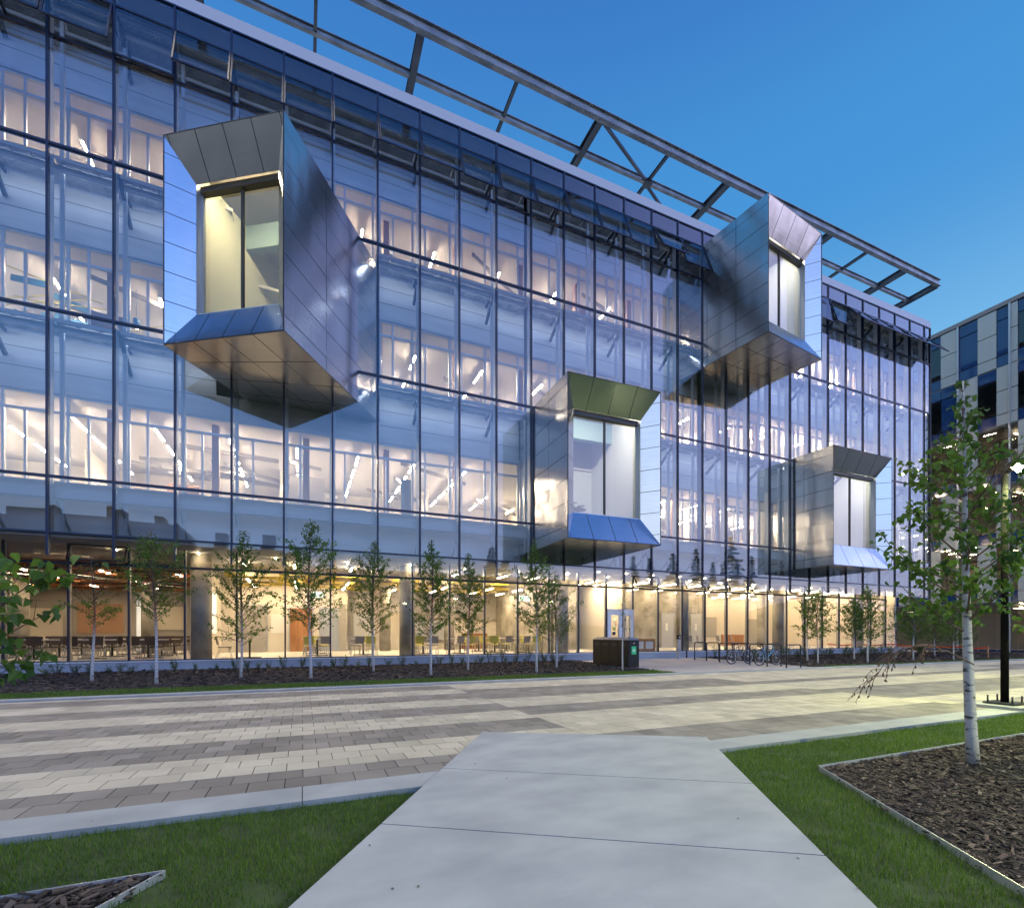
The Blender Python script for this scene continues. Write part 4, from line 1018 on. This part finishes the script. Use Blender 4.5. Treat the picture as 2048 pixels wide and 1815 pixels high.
for (a, b) in ((ys[-1] - .1, ys[-1]), (ys[0], ys[0] + .1)): npart(MB().box(XB, XB + 12, a, b, 0, 24.1), 'end_wall', M['palepanel'])
for s_ in range(2, 6):
    y = 11.0
    while y < 32: npart(MB().box(XB + 1.2, XB + 3.0, y - .06, y + .06, STO[s_] - .45, STO[s_] - .40), 'ceiling_light', M['lamp_dim']); y += 3.3

# ------------------------------------------------------------------ hall and conifers behind the viewer (seen mirrored in the glass)
hb = tag(empty('brown_hall', (-30, -36, 0)), 'dark low hall with rooftop boxes mirrored in the lower glass at left', 'building')
HBL = Vector((-30, -36, 0))
def hpart(mb, name, m): o = mb.build(name, m, hb); o.location = -HBL; return o
hpart(MB().box(-60, -14.6, -50, -35, 0, 14.6), 'wall', M['brickdark']); hpart(MB().box(-14.6, -.9, -50, -35.1, 0, 12.3), 'wall', M['brickdark'])
hpart(MB().box(-60, -14.4, -50, -34.7, 14.61, 14.95), 'roof', M['charcoal']); hpart(MB().box(-14.39, -.7, -50, -34.8, 12.31, 12.6), 'roof', M['charcoal'])
for (a, b, h) in ((-22, -20, 16.6), (-17, -16, 16.2), (-31, -27, 16.2), (-10.5, -9.2, 14.4), (-5.2, -3.6, 14.6), (-42, -38, 17)): hpart(MB().box(a, b, -38.5, -36.5, 12.6, h), 'chimney', M['brickdark'])
for k in range(12): hpart(MB().box(-56 + k * 4.4, -54.4 + k * 4.4, -35.0 + .02, -34.94, 8.6, 10.6), 'window', M['bluepanel'])
def conifer(x, y, h, r0, seed, label):
    rnd = random.Random(seed); t = tag(empty('conifer', (x, y, 0)), label, 'conifer', 'conifers across the lawn')
    MB().tube([(0, 0, 0), (0, 0, h)], [.22, .03], 7).build('trunk', M['barkb'], t, True)
    b = MB(); z = h * .18
    while z < h:
        f_ = 1 - (z / h); R_ = r0 * (f_ ** .8) * rnd.uniform(.75, 1.15)
        for k in range(int(5 + 6 * f_)):
            a = rnd.uniform(0, 6.28); L = R_ * rnd.uniform(.6, 1.1)
            for q in range(int(8 + L * 12)):
                tt = rnd.uniform(.15, 1); p_ = Vector((math.cos(a) * L * tt, math.sin(a) * L * tt, z - L * tt * .22 + rnd.uniform(-.1, .1)))
                s_ = rnd.uniform(.2, .5); n1 = Vector((rnd.gauss(0, 1), rnd.gauss(0, 1), rnd.gauss(0, .35))).normalized() * s_; n2 = Vector((rnd.gauss(0, 1), rnd.gauss(0, 1), rnd.gauss(0, .5))).normalized() * s_ * .5
                b.face([p_ - n1, p_ + n2, p_ + n1, p_ - n2], 0, rnd.random())
        z += h * .035
    b.build('crown', M['needle'], t)
def refl(px, py, off):                                  # point behind the viewer whose mirror image in the glass shows at px, py
    Y = 2 * YU + off; r_ = VIEW + RIGHT * (px - CX) / F + Vector((0, 0, 1)) * (HY - py) / F; q = CAMP + r_ * (Y / r_.y); return q.x, -off, q.z
for k, (px, py, off, r0) in enumerate(((1462, 1072, 24, 4.6), (1395, 1096, 26, 3.6), (1345, 1108, 26, 3.4), (1302, 1114, 28, 3.2), (1500, 1112, 24, 3.2), (1268, 1112, 22, 2.0), (985, 1096, 24, 3.8), (1012, 1108, 22, 3.4), (672, 1120, 30, 1.6), (1425, 1125, 30, 2.4))):
    x, y, z = refl(px, py, off); conifer(x, y, z, r0, 50 + k, ['tallest broad conifer mirrored in the glass left of the lower right bay', 'dark conifer mirrored left of the tallest one', 'conifer mirrored beneath the middle bays', 'small conifer mirrored right of the lower middle bay', 'conifer mirrored right of the tallest one', 'conifer mirrored just under the lower middle bay', 'bushy conifer mirrored left of the lower middle bay', 'second bushy conifer mirrored close to the lower middle bay', 'tiny conifer mirrored above the middle room', 'low conifer mirrored between the tall ones'][k])
hl = MB(); n = 60; R0 = 300
for k in range(n):
    a0, a1 = math.pi + .15 + (math.pi - .3) * k / n, math.pi + .15 + (math.pi - .3) * (k + 1) / n
    h0, h1 = [14 + 5 * math.sin(a * 9) + 3 * math.sin(a * 23 + 1) for a in (a0, a1)]
    hl.face([(R0 * math.cos(a0), R0 * math.sin(a0), -1), (R0 * math.cos(a1), R0 * math.sin(a1), -1), (R0 * 1.06 * math.cos(a1), R0 * 1.06 * math.sin(a1), h1), (R0 * 1.06 * math.cos(a0), R0 * 1.06 * math.sin(a0), h0)])
    hl.face([(R0 * 1.06 * math.cos(a0), R0 * 1.06 * math.sin(a0), h0), (R0 * 1.06 * math.cos(a1), R0 * 1.06 * math.sin(a1), h1), (R0 * 1.3 * math.cos(a1), R0 * 1.3 * math.sin(a1), -1), (R0 * 1.3 * math.cos(a0), R0 * 1.3 * math.sin(a0), -1)])
tag(hl.build('hills', mat('hill_wood', (.03, .045, .04), .95)), kind='structure')

# ------------------------------------------------------------------ trees
def leaf_faces(b, c, d, nrm, L, W, t, heart=False, fine=True):
    d = d.normalized(); s = d.cross(nrm)
    if s.length < 1e-3: s = d.cross(Vector((1, 0, .1)))
    s.normalize(); nn = s.cross(d).normalized()
    a, tip = c, c + d * L
    if fine:
        k = nn * (W * .22)
        l1, l2 = c + d * L * .12 + s * W * .38 + k, c + d * L * .38 + s * W * .5 + k; l3 = c + d * L * .72 + s * W * .24 + k * .5
        r1, r2 = c + d * L * .12 - s * W * .38 + k, c + d * L * .38 - s * W * .5 + k; r3 = c + d * L * .72 - s * W * .24 + k * .5
        tip = tip - nn * L * .08
        b.face([a, tip, l3, l2, l1], 0, t); b.face([a, r1, r2, r3, tip], 0, t)
    else:
        m = c + d * L * .42; b.face([a, m + s * W * .5 + nn * W * .15, tip, m - s * W * .5 + nn * W * .15], 0, t)
def tree(name, loc, h, r0, crown0, spread, nbr, nleaf, lsize, seed, label, cat='tree', group=None, lean=(0, 0), fine=False, bare_above=9, up=.75, bark='bark', top_leaf=1.0, lmat='leaf', taper=.25):
    rnd = random.Random(seed); t = tag(empty(name, loc), label, cat, group)
    N_ = 12; pts = []; 
    for i in range(N_ + 1):
        f = i / N_; pts.append(Vector((lean[0] * f * h + math.sin(f * 5 + seed) * .018 * h * f, lean[1] * f * h + math.cos(f * 4 + seed * 2) * .015 * h * f, h * f)))
    rad = [r0 * (1.15 if i == 0 else 1) * (1 - .93 * (i / N_)) ** .9 + .003 for i in range(N_ + 1)]
    def at(f):
        q = f * N_; i = min(int(q), N_ - 1); return pts[i].lerp(pts[i + 1], q - i)
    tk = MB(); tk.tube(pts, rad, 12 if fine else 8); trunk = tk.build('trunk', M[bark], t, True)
    br = MB(); twigs = []
    for k in range(nbr):
        f = crown0 + (1 - crown0) * ((k + rnd.random()) / nbr) ** 1.0; f = min(f, .985)
        p0 = at(f); a = k * 2.39996 + rnd.uniform(-.4, .4); rel = (f - crown0) / (1 - crown0)
        prof = math.sin(min(1, rel * 1.2 + .28) * math.pi * .62) if rel < .5 else (1.06 - rel) * 1.75
        L = max(.10, spread * prof * (1 - taper * rel) * rnd.uniform(.6, 1.2))
        d = Vector((math.cos(a), math.sin(a), rnd.uniform(up * .6, up * 1.35) + rel * .6)).normalized()
        P_ = [p0]; dd = d.copy(); n = 5
        for i in range(n):
            dd = (dd + Vector((rnd.gauss(0, .10), rnd.gauss(0, .10), rnd.gauss(.02, .09)))).normalized(); P_.append(P_[-1] + dd * L / n)
        rb = max(.004, r0 * .32 * (1 - f * .6)); br.tube(P_, [rb * (1 - .8 * i / n) for i in range(n + 1)], 5, cap=False); twigs.append((P_, 1.0))
        for q in range(rnd.randint(2, 5) if L > .2 else 1):
            i = rnd.randint(1, n - 1); b0 = P_[i]; dv = (dd * .7 + Vector((rnd.gauss(0, .55), rnd.gauss(0, .55), rnd.gauss(.15, .35)))).normalized(); l2 = L * rnd.uniform(.22, .5)
            Q = [b0, b0 + dv * l2 * .5, b0 + dv * l2 + Vector((0, 0, -l2 * .1))]; br.tube(Q, [rb * .45, rb * .3, rb * .15], 4, cap=False); twigs.append((Q, .7))
    br.build('branches', M['twig'] if not bark.startswith('bark_') else M['barkb'], t)
    cr = MB(); twl = rnd.choices([q[0] for q in twigs], [((q[0][0] - q[0][-1]).length + .02) * q[1] for q in twigs], k=nleaf)
    for k in range(nleaf):
        P_ = twl[k]; s = rnd.uniform(.18, 1.0) ** .7; q = s * (len(P_) - 1); i = min(int(q), len(P_) - 2); p_ = P_[i].lerp(P_[i + 1], q - i)
        if p_.z > bare_above * h: 
            if rnd.random() < .9: continue
        p_ = p_ + Vector((rnd.gauss(0, lsize * .55), rnd.gauss(0, lsize * .55), rnd.gauss(-lsize * .1, lsize * .5)))
        if fine:                                   # a natural gap in the crown round the street lamp's head
            g_ = pxd(Vector(loc) + p_)
            if g_ and (g_[0] - 2008) ** 2 + (g_[1] - 948) ** 2 < 34 ** 2: continue
        d = Vector((rnd.gauss(0, .6), rnd.gauss(0, .6), rnd.gauss(-.65, .4))); nrm = Vector((rnd.gauss(0, .6), rnd.gauss(0, .6), 1))
        Ls = lsize * rnd.uniform(.65, 1.2)
        clump = .5 + .3 * math.sin(p_.x * 5 / max(spread, .3) + seed) * math.sin(p_.z * 4 + seed)
        leaf_faces(cr, p_, d, nrm, Ls, Ls * .85, min(.99, max(.01, rnd.gauss(clump, .22))), fine=fine)
    if cr.f: cr.build('crown', M[lmat], t)
    return t, trunk
TR = [  # x, y, height, crown start, spread, leaves, bare, label
    (-5.11, 16.24, 3.35, .42, .62, 650, .66, 'leftmost thin birch in front of the dim room, bare twigs above a small low crown'),
    (-3.33, 14.63, 3.85, .40, .62, 900, .95, 'birch in front of the edge of the dim room, with a broad low crown'),
    (-1.61, 15.85, 4.20, .22, .68, 1300, 9, 'birch in front of the white wall screens with a fine airy crown'),
    (.22, 14.56, 4.36, .28, .72, 1700, 9, 'tallest birch of the front bed with a wide crown before the wooden door'),
    (2.17, 16.64, 4.32, .27, .68, 1500, 9, 'birch with a round crown standing before a window post, left of the concrete column'),
    (3.58, 14.54, 4.09, .27, .60, 1500, 9, 'birch with a narrow bright green top before the concrete column'),
    (5.25, 16.04, 4.03, .26, .58, 1350, 9, 'white-stemmed birch right of the concrete column'),
    (6.94, 14.13, 4.30, .26, .56, 1500, 9, 'reddish-stemmed birch under the left corner of the lower middle bay'),
    (8.65, 15.93, 3.45, .24, .60, 800, 9, 'smaller white-stemmed birch nearest the black bin at its left'),
    (20.24, 13.97, 3.1, .32, .75, 1300, 9, 'pale-stemmed birch just right of the last bicycle rack'),
    (21.68, 15.47, 3.60, .26, .60, 700, 9, 'slim birch behind the one right of the bicycle racks'),
    (22.58, 13.36, 3.40, .25, .80, 1700, 9, 'dense birch with a white stem further right of the racks'),
    (25.10, 15.47, 3.05, .27, .85, 1600, 9, 'brown-stemmed bushy birch under the lower right bay'),
    (26.88, 13.85, 3.22, .25, .80, 1500, 9, 'birch before the dark post at the building end'),
    (28.68, 15.59, 2.76, .25, .6, 250, 9, 'nearly bare young tree near the building end'),
    (28.65, 13.09, 2.87, .25, .85, 1500, 9, 'birch standing left of the big foreground trunk'),
    (32.64, 15.77, 2.72, .25, .85, 1300, 9, 'bushy birch seen beside the big foreground trunk'),
    (34.14, 15.13, 2.72, .25, .9, 1300, 9, 'farthest birch behind the big foreground tree'),
]
for k, (x, y, h, c0, sp, nl, ba, lab) in enumerate(TR):
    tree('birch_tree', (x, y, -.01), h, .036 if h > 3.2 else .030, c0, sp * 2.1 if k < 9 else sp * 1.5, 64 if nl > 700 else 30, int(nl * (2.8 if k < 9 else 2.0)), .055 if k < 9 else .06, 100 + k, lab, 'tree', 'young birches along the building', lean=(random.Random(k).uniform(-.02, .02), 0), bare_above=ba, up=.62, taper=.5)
tree('bare_sapling', (10.01, 13.75, -.01), 3.2, .024, .42, .55, 30, 42, .07, 200, 'leafless young tree standing in front of the black recycling bin', 'tree', None, bare_above=.62, up=1.1)
# big birch at right
t, trunk = tree('birch_tree', (6.05, 2.61, -.03), 3.75, .048, .33, 1.2, 46, 1500, .066, 301, 'large birch with white peeling trunk in the mulch bed at right', 'tree', None, lean=(-.015, .02), fine=True, up=.55, taper=.78, bark='bark_big')
tree('birch_tree', tuple(VIEW * 5.0 + RIGHT * 6.35 + Vector((0, 0, -.03))), 2.35, .04, .36, 1.2, 50, 1900, .068, 333, 'birch crown reaching in from the right edge around the street lamp', 'tree', None, fine=True, up=.4, bark='bark_big')
# the low dead branch with hanging dry leaves
rnd = random.Random(9); lb = MB(); lf = MB()
A0 = Vector((0.0, 0, .98)); dirL = -RIGHT
main = [A0, A0 + dirL * .25 + Vector((0, 0, .13)), A0 + dirL * .45 + Vector((0, 0, .20)), A0 + dirL * .68 + Vector((0, 0, .17)), A0 + dirL * .85 + Vector((0, 0, .02)), A0 + dirL * 1.0 + Vector((0, 0, -.16))]
mm = []
for i in range(len(main) - 1):
    for q in range(3): mm.append(main[i].lerp(main[i + 1], q / 3) + Vector((0, rnd.gauss(0, .008), rnd.gauss(0, .008) if (i or q) else 0)))
mm.append(main[-1]); lb.tube(mm, [.008 - .006 * i / len(mm) for i in range(len(mm))], 6, cap=False)
for k in range(26):
    s = rnd.uniform(1.2, 4.95); i = int(s); p_ = main[i].lerp(main[i + 1], s - i); L = rnd.uniform(.10, .30)
    dv = (dirL * rnd.uniform(.2, 1.2) + VIEW * rnd.gauss(0, .5) + Vector((0, 0, rnd.uniform(-1.1, -.1)))).normalized(); Q = [p_, p_ + dv * L * .5 + Vector((0, 0, .02)), p_ + dv * L + Vector((0, 0, -.05))]
    lb.tube(Q, [.004, .003, .002], 4, cap=False)
    for q in range(4): 
        c = Q[1].lerp(Q[2], rnd.random()); leaf_faces(lf, c, Vector((rnd.gauss(0, .4), rnd.gauss(0, .4), -1)), Vector((rnd.gauss(0, 1), rnd.gauss(0, 1), .3)), .035, .016, rnd.random(), fine=True)
lb.build('dead_branch', M['barkb'], t); lf.build('dry_leaves', M['dry'], t)
# young tree just outside the left edge whose leaves reach into the view
tree('young_tree', tuple(VIEW * 2.45 - RIGHT * 2.72 + Vector((0, 0, -.05))), 1.66, .016, .60, .62, 30, 420, .062, 402, 'leafy sapling reaching in from the left edge in front of the glass', 'tree', None, fine=True, up=.8, bark='barkb')

# ------------------------------------------------------------------ shrubs
def make_shrub(name, loc, h, w, n, ls, seed, label, group, m='leaf2'):
    rnd = random.Random(seed); t = tag(empty(name, loc), label, 'shrub', group); st = MB(); fo = MB()
    for k in range(8):
        a = rnd.uniform(0, 6.28); tip = Vector((math.cos(a) * w * rnd.uniform(.2, .9), math.sin(a) * w * rnd.uniform(.2, .9), h * rnd.uniform(.7, 1.05))); st.tube([(0, 0, 0), tip * .5 + Vector((0, 0, h * .08)), tip], [.006, .005, .002], 4, cap=False)
        for q in range(n // 8):
            s = rnd.uniform(.25, 1.0); p_ = tip * s + Vector((rnd.gauss(0, .03), rnd.gauss(0, .03), rnd.gauss(0, .03)))
            d = Vector((rnd.gauss(0, 1), rnd.gauss(0, 1), rnd.gauss(.2, .6))); leaf_faces(fo, p_, d, Vector((0, 0, 1)), ls * rnd.uniform(.7, 1.2), ls * .5, min(.99, max(.01, rnd.gauss(.45, .25))), fine=False)
    st.build('stems', M['twig'], t); fo.build('foliage', M[m], t)
    return t
protos = [make_shrub('shrub', (-6.4 + k * .7, 18.6, 0), .42, .22, 120, .075, 500 + k, 'x', None) for k in range(4)]
rnd = random.Random(31); sh = []
x = -7.4
while x < 10.6: sh.append((x, rnd.uniform(18.3, 18.9), rnd.uniform(.65, 1.15))); x += rnd.uniform(.30, .62)
for k, (x, y, s) in enumerate(sh):
    o = protos[k] if k < 4 else copy_tree(protos[k % 4]); o.location = (x, y, 0); o.scale = (s, s, s); o.rotation_euler = (0, 0, rnd.uniform(0, 6.28))
    n_ = k + 1; nth = str(n_) + ('st' if n_ % 10 == 1 and n_ != 11 else 'nd' if n_ % 10 == 2 and n_ != 12 else 'rd' if n_ % 10 == 3 and n_ != 13 else 'th')
    zone = 'in front of the dim left room' if x < -3.8 else ('below the white screens and wooden door' if x < 1.5 else ('around the middle column' if x < 6.5 else 'left of the entrance'))
    tag(o, nth + ' small shrub from the left along the plinth ' + zone, 'shrub', 'small shrubs along the plinth ' + zone)
for k in range(6):
    make_shrub('tall_shrub', (7.2 + k * .62, 19.2 + .2 * math.sin(k * 3), 0), .85 + .15 * math.sin(k * 2), .30, 170, .06, 540 + k, ['first', 'second', 'third', 'fourth', 'fifth', 'sixth'][k] + ' taller loose shrub from the left before the entrance plaza', 'taller shrubs left of the entrance')
for k in range(4):
    make_shrub('tall_shrub', (19.9 + k * .75, 19.3 - .15 * k, 0), .75, .34, 150, .07, 560 + k, ['leftmost', 'second', 'third', 'rightmost'][k] + ' loose shrub behind the bicycle racks by the plinth', 'loose shrubs behind the racks')
p2 = None
for k in range(44):
    x = 20.5 + (k % 22) * .72 + rnd.uniform(-.2, .2); y = (18.6 if k < 22 else 17.4) - (0 if x < 30 else (x - 30) * .22) + rnd.uniform(-.3, .3)
    if p2 is None: p2 = make_shrub('hedge_shrub', (x, y, 0), .62, .34, 150, .08, 600, 'x', None); o = p2
    else: o = copy_tree(p2)
    s = rnd.uniform(.75, 1.15); o.location = (x, y, 0); o.scale = (s, s, s); o.rotation_euler = (0, 0, rnd.uniform(0, 6.28))
    n_ = 'first second third fourth fifth sixth seventh eighth ninth tenth eleventh twelfth thirteenth fourteenth fifteenth sixteenth seventeenth eighteenth nineteenth twentieth twenty-first last'.split()[k % 22]; tag(o, '%s low hedge shrub from the racks in the %s row of the reddish bed' % (n_, 'back' if k < 22 else 'front'), 'shrub', 'hedge shrubs in the right bed')

# ------------------------------------------------------------------ street lamp, racks, bicycles, bin, post, tape
lp_ = tag(empty('street_lamp', (11.09, 4.35, 0)), 'black street lamp glowing greenish yellow behind the big birch', 'street lamp')
b = MB(); b.box(-.42, .42, -.36, .36, -.06, .05); b.build('footing', M['kerb'], lp_)
b = MB(); b.box(-.21, .21, -.21, .21, .06, .085); b.build('base_plate', M['charcoal'], lp_)
for sx in (-1, 1):
    for sy in (-1, 1): MB().tube([(sx * .16, sy * .16, .085), (sx * .16, sy * .16, .20)], .014, 6).build('anchor_bolt', M['charcoal'], lp_, True)
MB().tube([(0, 0, .085), (0, 0, 4.05)], [.055, .045], 14).build('pole', mat('matt_black_pole', (.006, .006, .006), .9, spec=.05), lp_, True)
hd = MB(); hd.tube([(-.12, -.34, 4.05), (-.12, -.34, 4.09), (-.12, -.34, 4.15)], [.24, .26, .10], 24); hd.bar((0, 0, 4.02), (-.12, -.34, 4.09), .06, .05); hdo = hd.build('lamp_head', M['black'], lp_, True)
MB().tube([(-.12, -.34, 3.945), (-.12, -.34, 4.045)], [.13, .20], 20).build('lens', M['lampglow'], hdo, True)
ld = bpy.data.lights.new('street_light', 'SPOT'); lo = bpy.data.objects.new('street_light', ld); col(lo); lo.location = (10.97, 4.01, 3.92); ld.energy = 1000; ld.color = (.95, 1.0, .38); ld.shadow_soft_size = .14; ld.spot_size = math.radians(165); ld.spot_blend = .4
for q, lab in (((19.5, 4.35, 0), 'second black street lamp further right along the paved path'), ((8.6, -3.2, 0), 'black street lamp on the lawn behind the viewer')):
    o = copy_tree(lp_); o.location = q; tag(o, lab); ld2 = ld.copy(); ld2.energy = 2600; l2 = bpy.data.objects.new('street_light', ld2); col(l2); l2.location = (q[0] - .12, q[1] - .34, 3.92)  # both copies are out of view, added to spread light over the ground
tag(slab('concrete_block', [(10.85, 3.35), (12.3, 3.35), (12.3, 3.98), (10.85, 3.98)], -.06, .29, M['plinth'], None), 'low grey concrete block beside the street lamp at the right edge', 'block')
def make_hoop():
    t = empty('bike_rack', (0, 0, 0)); h, w, r_ = .86, .76, .10; pts = [(-w / 2, 0, .01), (-w / 2, 0, h - r_)]
    for k in range(1, 6): a = math.pi - k * math.pi / 12; pts.append((-w / 2 + r_ + r_ * math.cos(a), 0, h - r_ + r_ * math.sin(a)))
    pts += [(-w / 2 + r_, 0, h)]; right_ = [(-x_, y_, z_) for x_, y_, z_ in reversed(pts)]
    MB().tube(pts + right_, .025, 10).build('hoop', M['charcoal'], t, True)
    for sx in (-1, 1): MB().tube([(sx * w / 2, 0, -.004), (sx * w / 2, 0, .008)], .06, 14).build('foot_plate', M['charcoal'], t, True)
    return t
hp0 = make_hoop()
nmz = ['farthest bike rack hoop from the path, nearest the building', 'second hoop from the building end of the row', 'third hoop from the building, beside the bicycle wheel', 'middle hoop of the row with a bicycle leaning on it', 'hoop between the two parked bicycles', 'hoop holding the bicycle with the shiny front wheel', 'nearest empty bike rack hoop at the right end of the row']
for k in range(7):
    f_ = k / 6; o = hp0 if k == 0 else copy_tree(hp0); o.location = (17.96 * (1 - f_) + 16.66 * f_, 18.32 * (1 - f_) + 12.42 * f_, -.004); tag(o, nmz[k], 'bike rack', 'bike rack hoops')
def bicycle(loc, rz, col_m, label):
    t = tag(empty('bicycle', loc, rz), label, 'bicycle', 'parked bicycles'); R_ = .315; wb = .98
    for nm, x in (('rear_wheel', 0), ('front_wheel', wb)):
        w = MB(); w.torus((x, 0, R_), R_ - .022, .022, n=32, k=8); wo_ = w.build(nm, M['rubber'], t, True)
        rm = MB(); rm.torus((x, 0, R_), R_ - .05, .010, n=32, k=6); rm.build('rim', M['silver'], wo_, True)
        sp = MB()
        for k in range(16): a = k * math.pi / 8; sp.tube([(x, .01 * (-1) ** k, R_), (x + (R_ - .05) * math.cos(a), 0, R_ + (R_ - .05) * math.sin(a))], .0018, 4, cap=False)
        sp.tube([(x, -.05, R_), (x, .05, R_)], .016, 8); sp.build('spokes', M['silver'], wo_)
    f = MB(); bb = (.40, 0, .27); st = (.27, 0, .72); ht = (.80, 0, .76); hb_ = (.84, 0, .62)
    for a, c, r_ in ((bb, st, .015), (st, ht, .014), (bb, hb_, .019), (ht, hb_, .018)): f.tube([a, c], r_, 8)
    for s in (-.05, .05): f.tube([(0, s, R_), (.27, s * .3, .68)], .008, 6); f.tube([(0, s, R_), (.40, s * .6, .27)], .009, 6)
    f.build('frame', col_m, t, True)
    fk = MB()
    for s in (-.05, .05): fk.tube([hb_, (.87, s, .55), (wb, s, R_)], .011, 6)
    fk.build('fork', M['charcoal'], t, True)
    sd_ = MB(); sd_.tube([st, (.245, 0, .83)], .012, 8); sp_ = sd_.build('seat_post', M['silver'], t, True)
    s = MB(); s.hexa([(.12, -.065, .83), (.40, -.015, .835), (.40, .015, .835), (.12, .065, .83), (.10, -.075, .875), (.40, -.018, .865), (.40, .018, .865), (.10, .075, .875)]); s.build('saddle', M['black'], t)
    h = MB(); h.tube([ht, (.79, 0, .86)], .013, 8); h.tube([(.74, -.28, .88), (.80, -.12, .87), (.80, .12, .87), (.74, .28, .88)], .012, 8); h.build('handlebar', M['black'], t, True)
    cr = MB(); cr.torus((.40, -.05, .27), .085, .006, n=24, k=5); cr.bar((.40, -.06, .27), (.52, -.06, .19), .012, .02); cr.bar((.40, .06, .27), (.28, .06, .35), .012, .02); c_ = cr.build('crank', M['silver'], t)
    for (x, y, z) in ((.53, -.10, .185), (.27, .10, .355)): MB().box(x - .045, x + .045, y - .04, y + .04, z - .012, z + .012).build('pedal', M['black'], c_)
    return t
g1 = gz(1463, 1327.5); g2 = gz(1553.5, 1329.5)
bicycle((g1.x, g1.y, -.004), .03, M['grey'], 'dark bicycle with its rear wheel to the left of the bike racks')
bicycle((g2.x - .98, g2.y, -.004), 0.02, M['blue'], 'bicycle with a shiny front wheel pointing right among the racks')
# recycling station
bn = tag(empty('recycling_bin', (11.28, 16.0, 0)), 'long black recycling bin with sloped lid and green sign, at the bed corner', 'recycling bin')
bp_ = slab('concrete_pad', [(10.9, 14.62), (11.72, 14.62), (11.72, 17.35), (10.9, 17.35)], -.02, .012, M['kerb'], 'structure')
hx, hy = .235, 1.2
b = MB(); b.box(-hx, hx, -hy, hy, .03, 1.03); body = b.build('body', M['black'], bn)
for k in range(4):
    y0 = -hy + .02 + k * (2 * hy - .04) / 4; y1 = y0 + (2 * hy - .04) / 4 - .02; d_ = MB(); d_.box(-hx - .018, -hx - .001, y0, y1, .06, .98); do = d_.build('door', M['charcoal'] if k < 0 else M['black'], bn)
    MB().box(-hx - .022, -hx - .019, y0 + .12, y1 - .12, .80, .92).build('slot', M['seam'], do)
ld_ = MB(); ld_.hexa([(-hx - .03, -hy - .03, 1.031), (hx + .03, -hy - .03, 1.031), (hx + .03, hy + .03, 1.031), (-hx - .03, hy + .03, 1.031), (-.08, -hy + .10, 1.13), (.08, -hy + .10, 1.13), (.08, hy - .1, 1.13), (-.08, hy - .1, 1.13)]); ld_.build('lid', M['grey'], bn)
sg = MB(); yy = -hy - .003
sg.box(-.105, .105, yy - .004, yy, .50, .80, 0); so = sg.build('sign', M['green_sign'], bn)
sg = MB()
for k in range(3):
    for j in range(7):
        a0 = k * 2.0944 + j * .22; a1 = a0 + .22; r0, r1 = .045, .068
        sg.face([(r0 * math.cos(a0), yy - .006, .65 + r0 * math.sin(a0)), (r1 * math.cos(a0), yy - .006, .65 + r1 * math.sin(a0)), (r1 * math.cos(a1), yy - .006, .65 + r1 * math.sin(a1)), (r0 * math.cos(a1), yy - .006, .65 + r0 * math.sin(a1))])
    a = k * 2.0944 + 7 * .22
    sg.face([(.034 * math.cos(a), yy - .006, .65 + .034 * math.sin(a)), (.08 * math.cos(a), yy - .006, .65 + .08 * math.sin(a)), (.056 * math.cos(a + .4), yy - .006, .65 + .056 * math.sin(a + .4))])
sg.tube([(0, yy - .0045, .65), (0, yy - .007, .65)], .03, 16); sg.build('emblem', mat('pale_green', (.55, .80, .55), .5), so)
MB().box(-.02, .02, yy - .02, yy, .90, .93).build('lock', M['silver'], bn)
# door push-plate post
pt = tag(empty('access_post', (17.46, 19.29, -.005)), 'slim grey post with a black door button plate near the entrance', 'post')
MB().box(-.06, .06, -.06, .06, .0, 1.0).build('post_body', M['galv'], pt); MB().box(-.075, .075, -.075, .075, 1.0, 1.22).build('head', M['black'], pt); MB().box(-.11, .11, -.11, .11, -.0, .03).build('foot', M['galv'], pt)
MB().box(-.04, .04, -.08, -.076, 1.06, 1.14).build('button', M['silver'], pt)
tag(MB().box(18.55, 18.60, 19.9, 19.95, 0, .35).build('low_bollard', M['black']), 'short thin black stub at the plinth by the racks', 'bollard')
# red tape on wooden stakes
tp_ = tag(empty('barrier_tape', (28, 18, 0)), 'red barrier tape strung on wooden stakes through the right mulch bed', 'barrier tape')
pp = [gz(1655, 1303.5), gz(1715, 1303.5), gz(1785, 1303.8), gz(1850, 1309), gz(1928, 1312), gz(1976, 1316)]
tb = MB(); 
for k in range(len(pp) - 1):
    a, c = Vector((pp[k].x - 28, pp[k].y - 18, .58)), Vector((pp[k + 1].x - 28, pp[k + 1].y - 18, .58)); n = 6
    for j in range(n):
        s0, s1 = j / n, (j + 1) / n; q0, q1 = a.lerp(c, s0), a.lerp(c, s1); q0.z -= .10 * math.sin(s0 * math.pi); q1.z -= .10 * math.sin(s1 * math.pi)
        tb.bar(q0, q1, .006, .07)
tb.build('tape', M['red'], tp_)
for q in pp[3:]: MB().box(q.x - 28 - .025, q.x - 28 + .025, q.y - 18 - .025, q.y - 18 + .025, 0, .66).build('stake', M['wood'], tp_)
# a few stray leaves and a stick on the lawn and walk
rnd = random.Random(4); sl_ = MB()
for k in range(26):
    px, py = rnd.uniform(100, 1900), rnd.uniform(1390, 1800); q = gz(px, py); a = rnd.uniform(0, 6.28)
    leaf_faces(sl_, Vector((q.x, q.y, .018)), Vector((math.cos(a), math.sin(a), .05)), Vector((0, 0, 1)), .02, .012, rnd.random(), fine=True)
tag(sl_.build('fallen_leaves', M['dry']), 'stray dry leaves', 'leaves', kind='stuff')
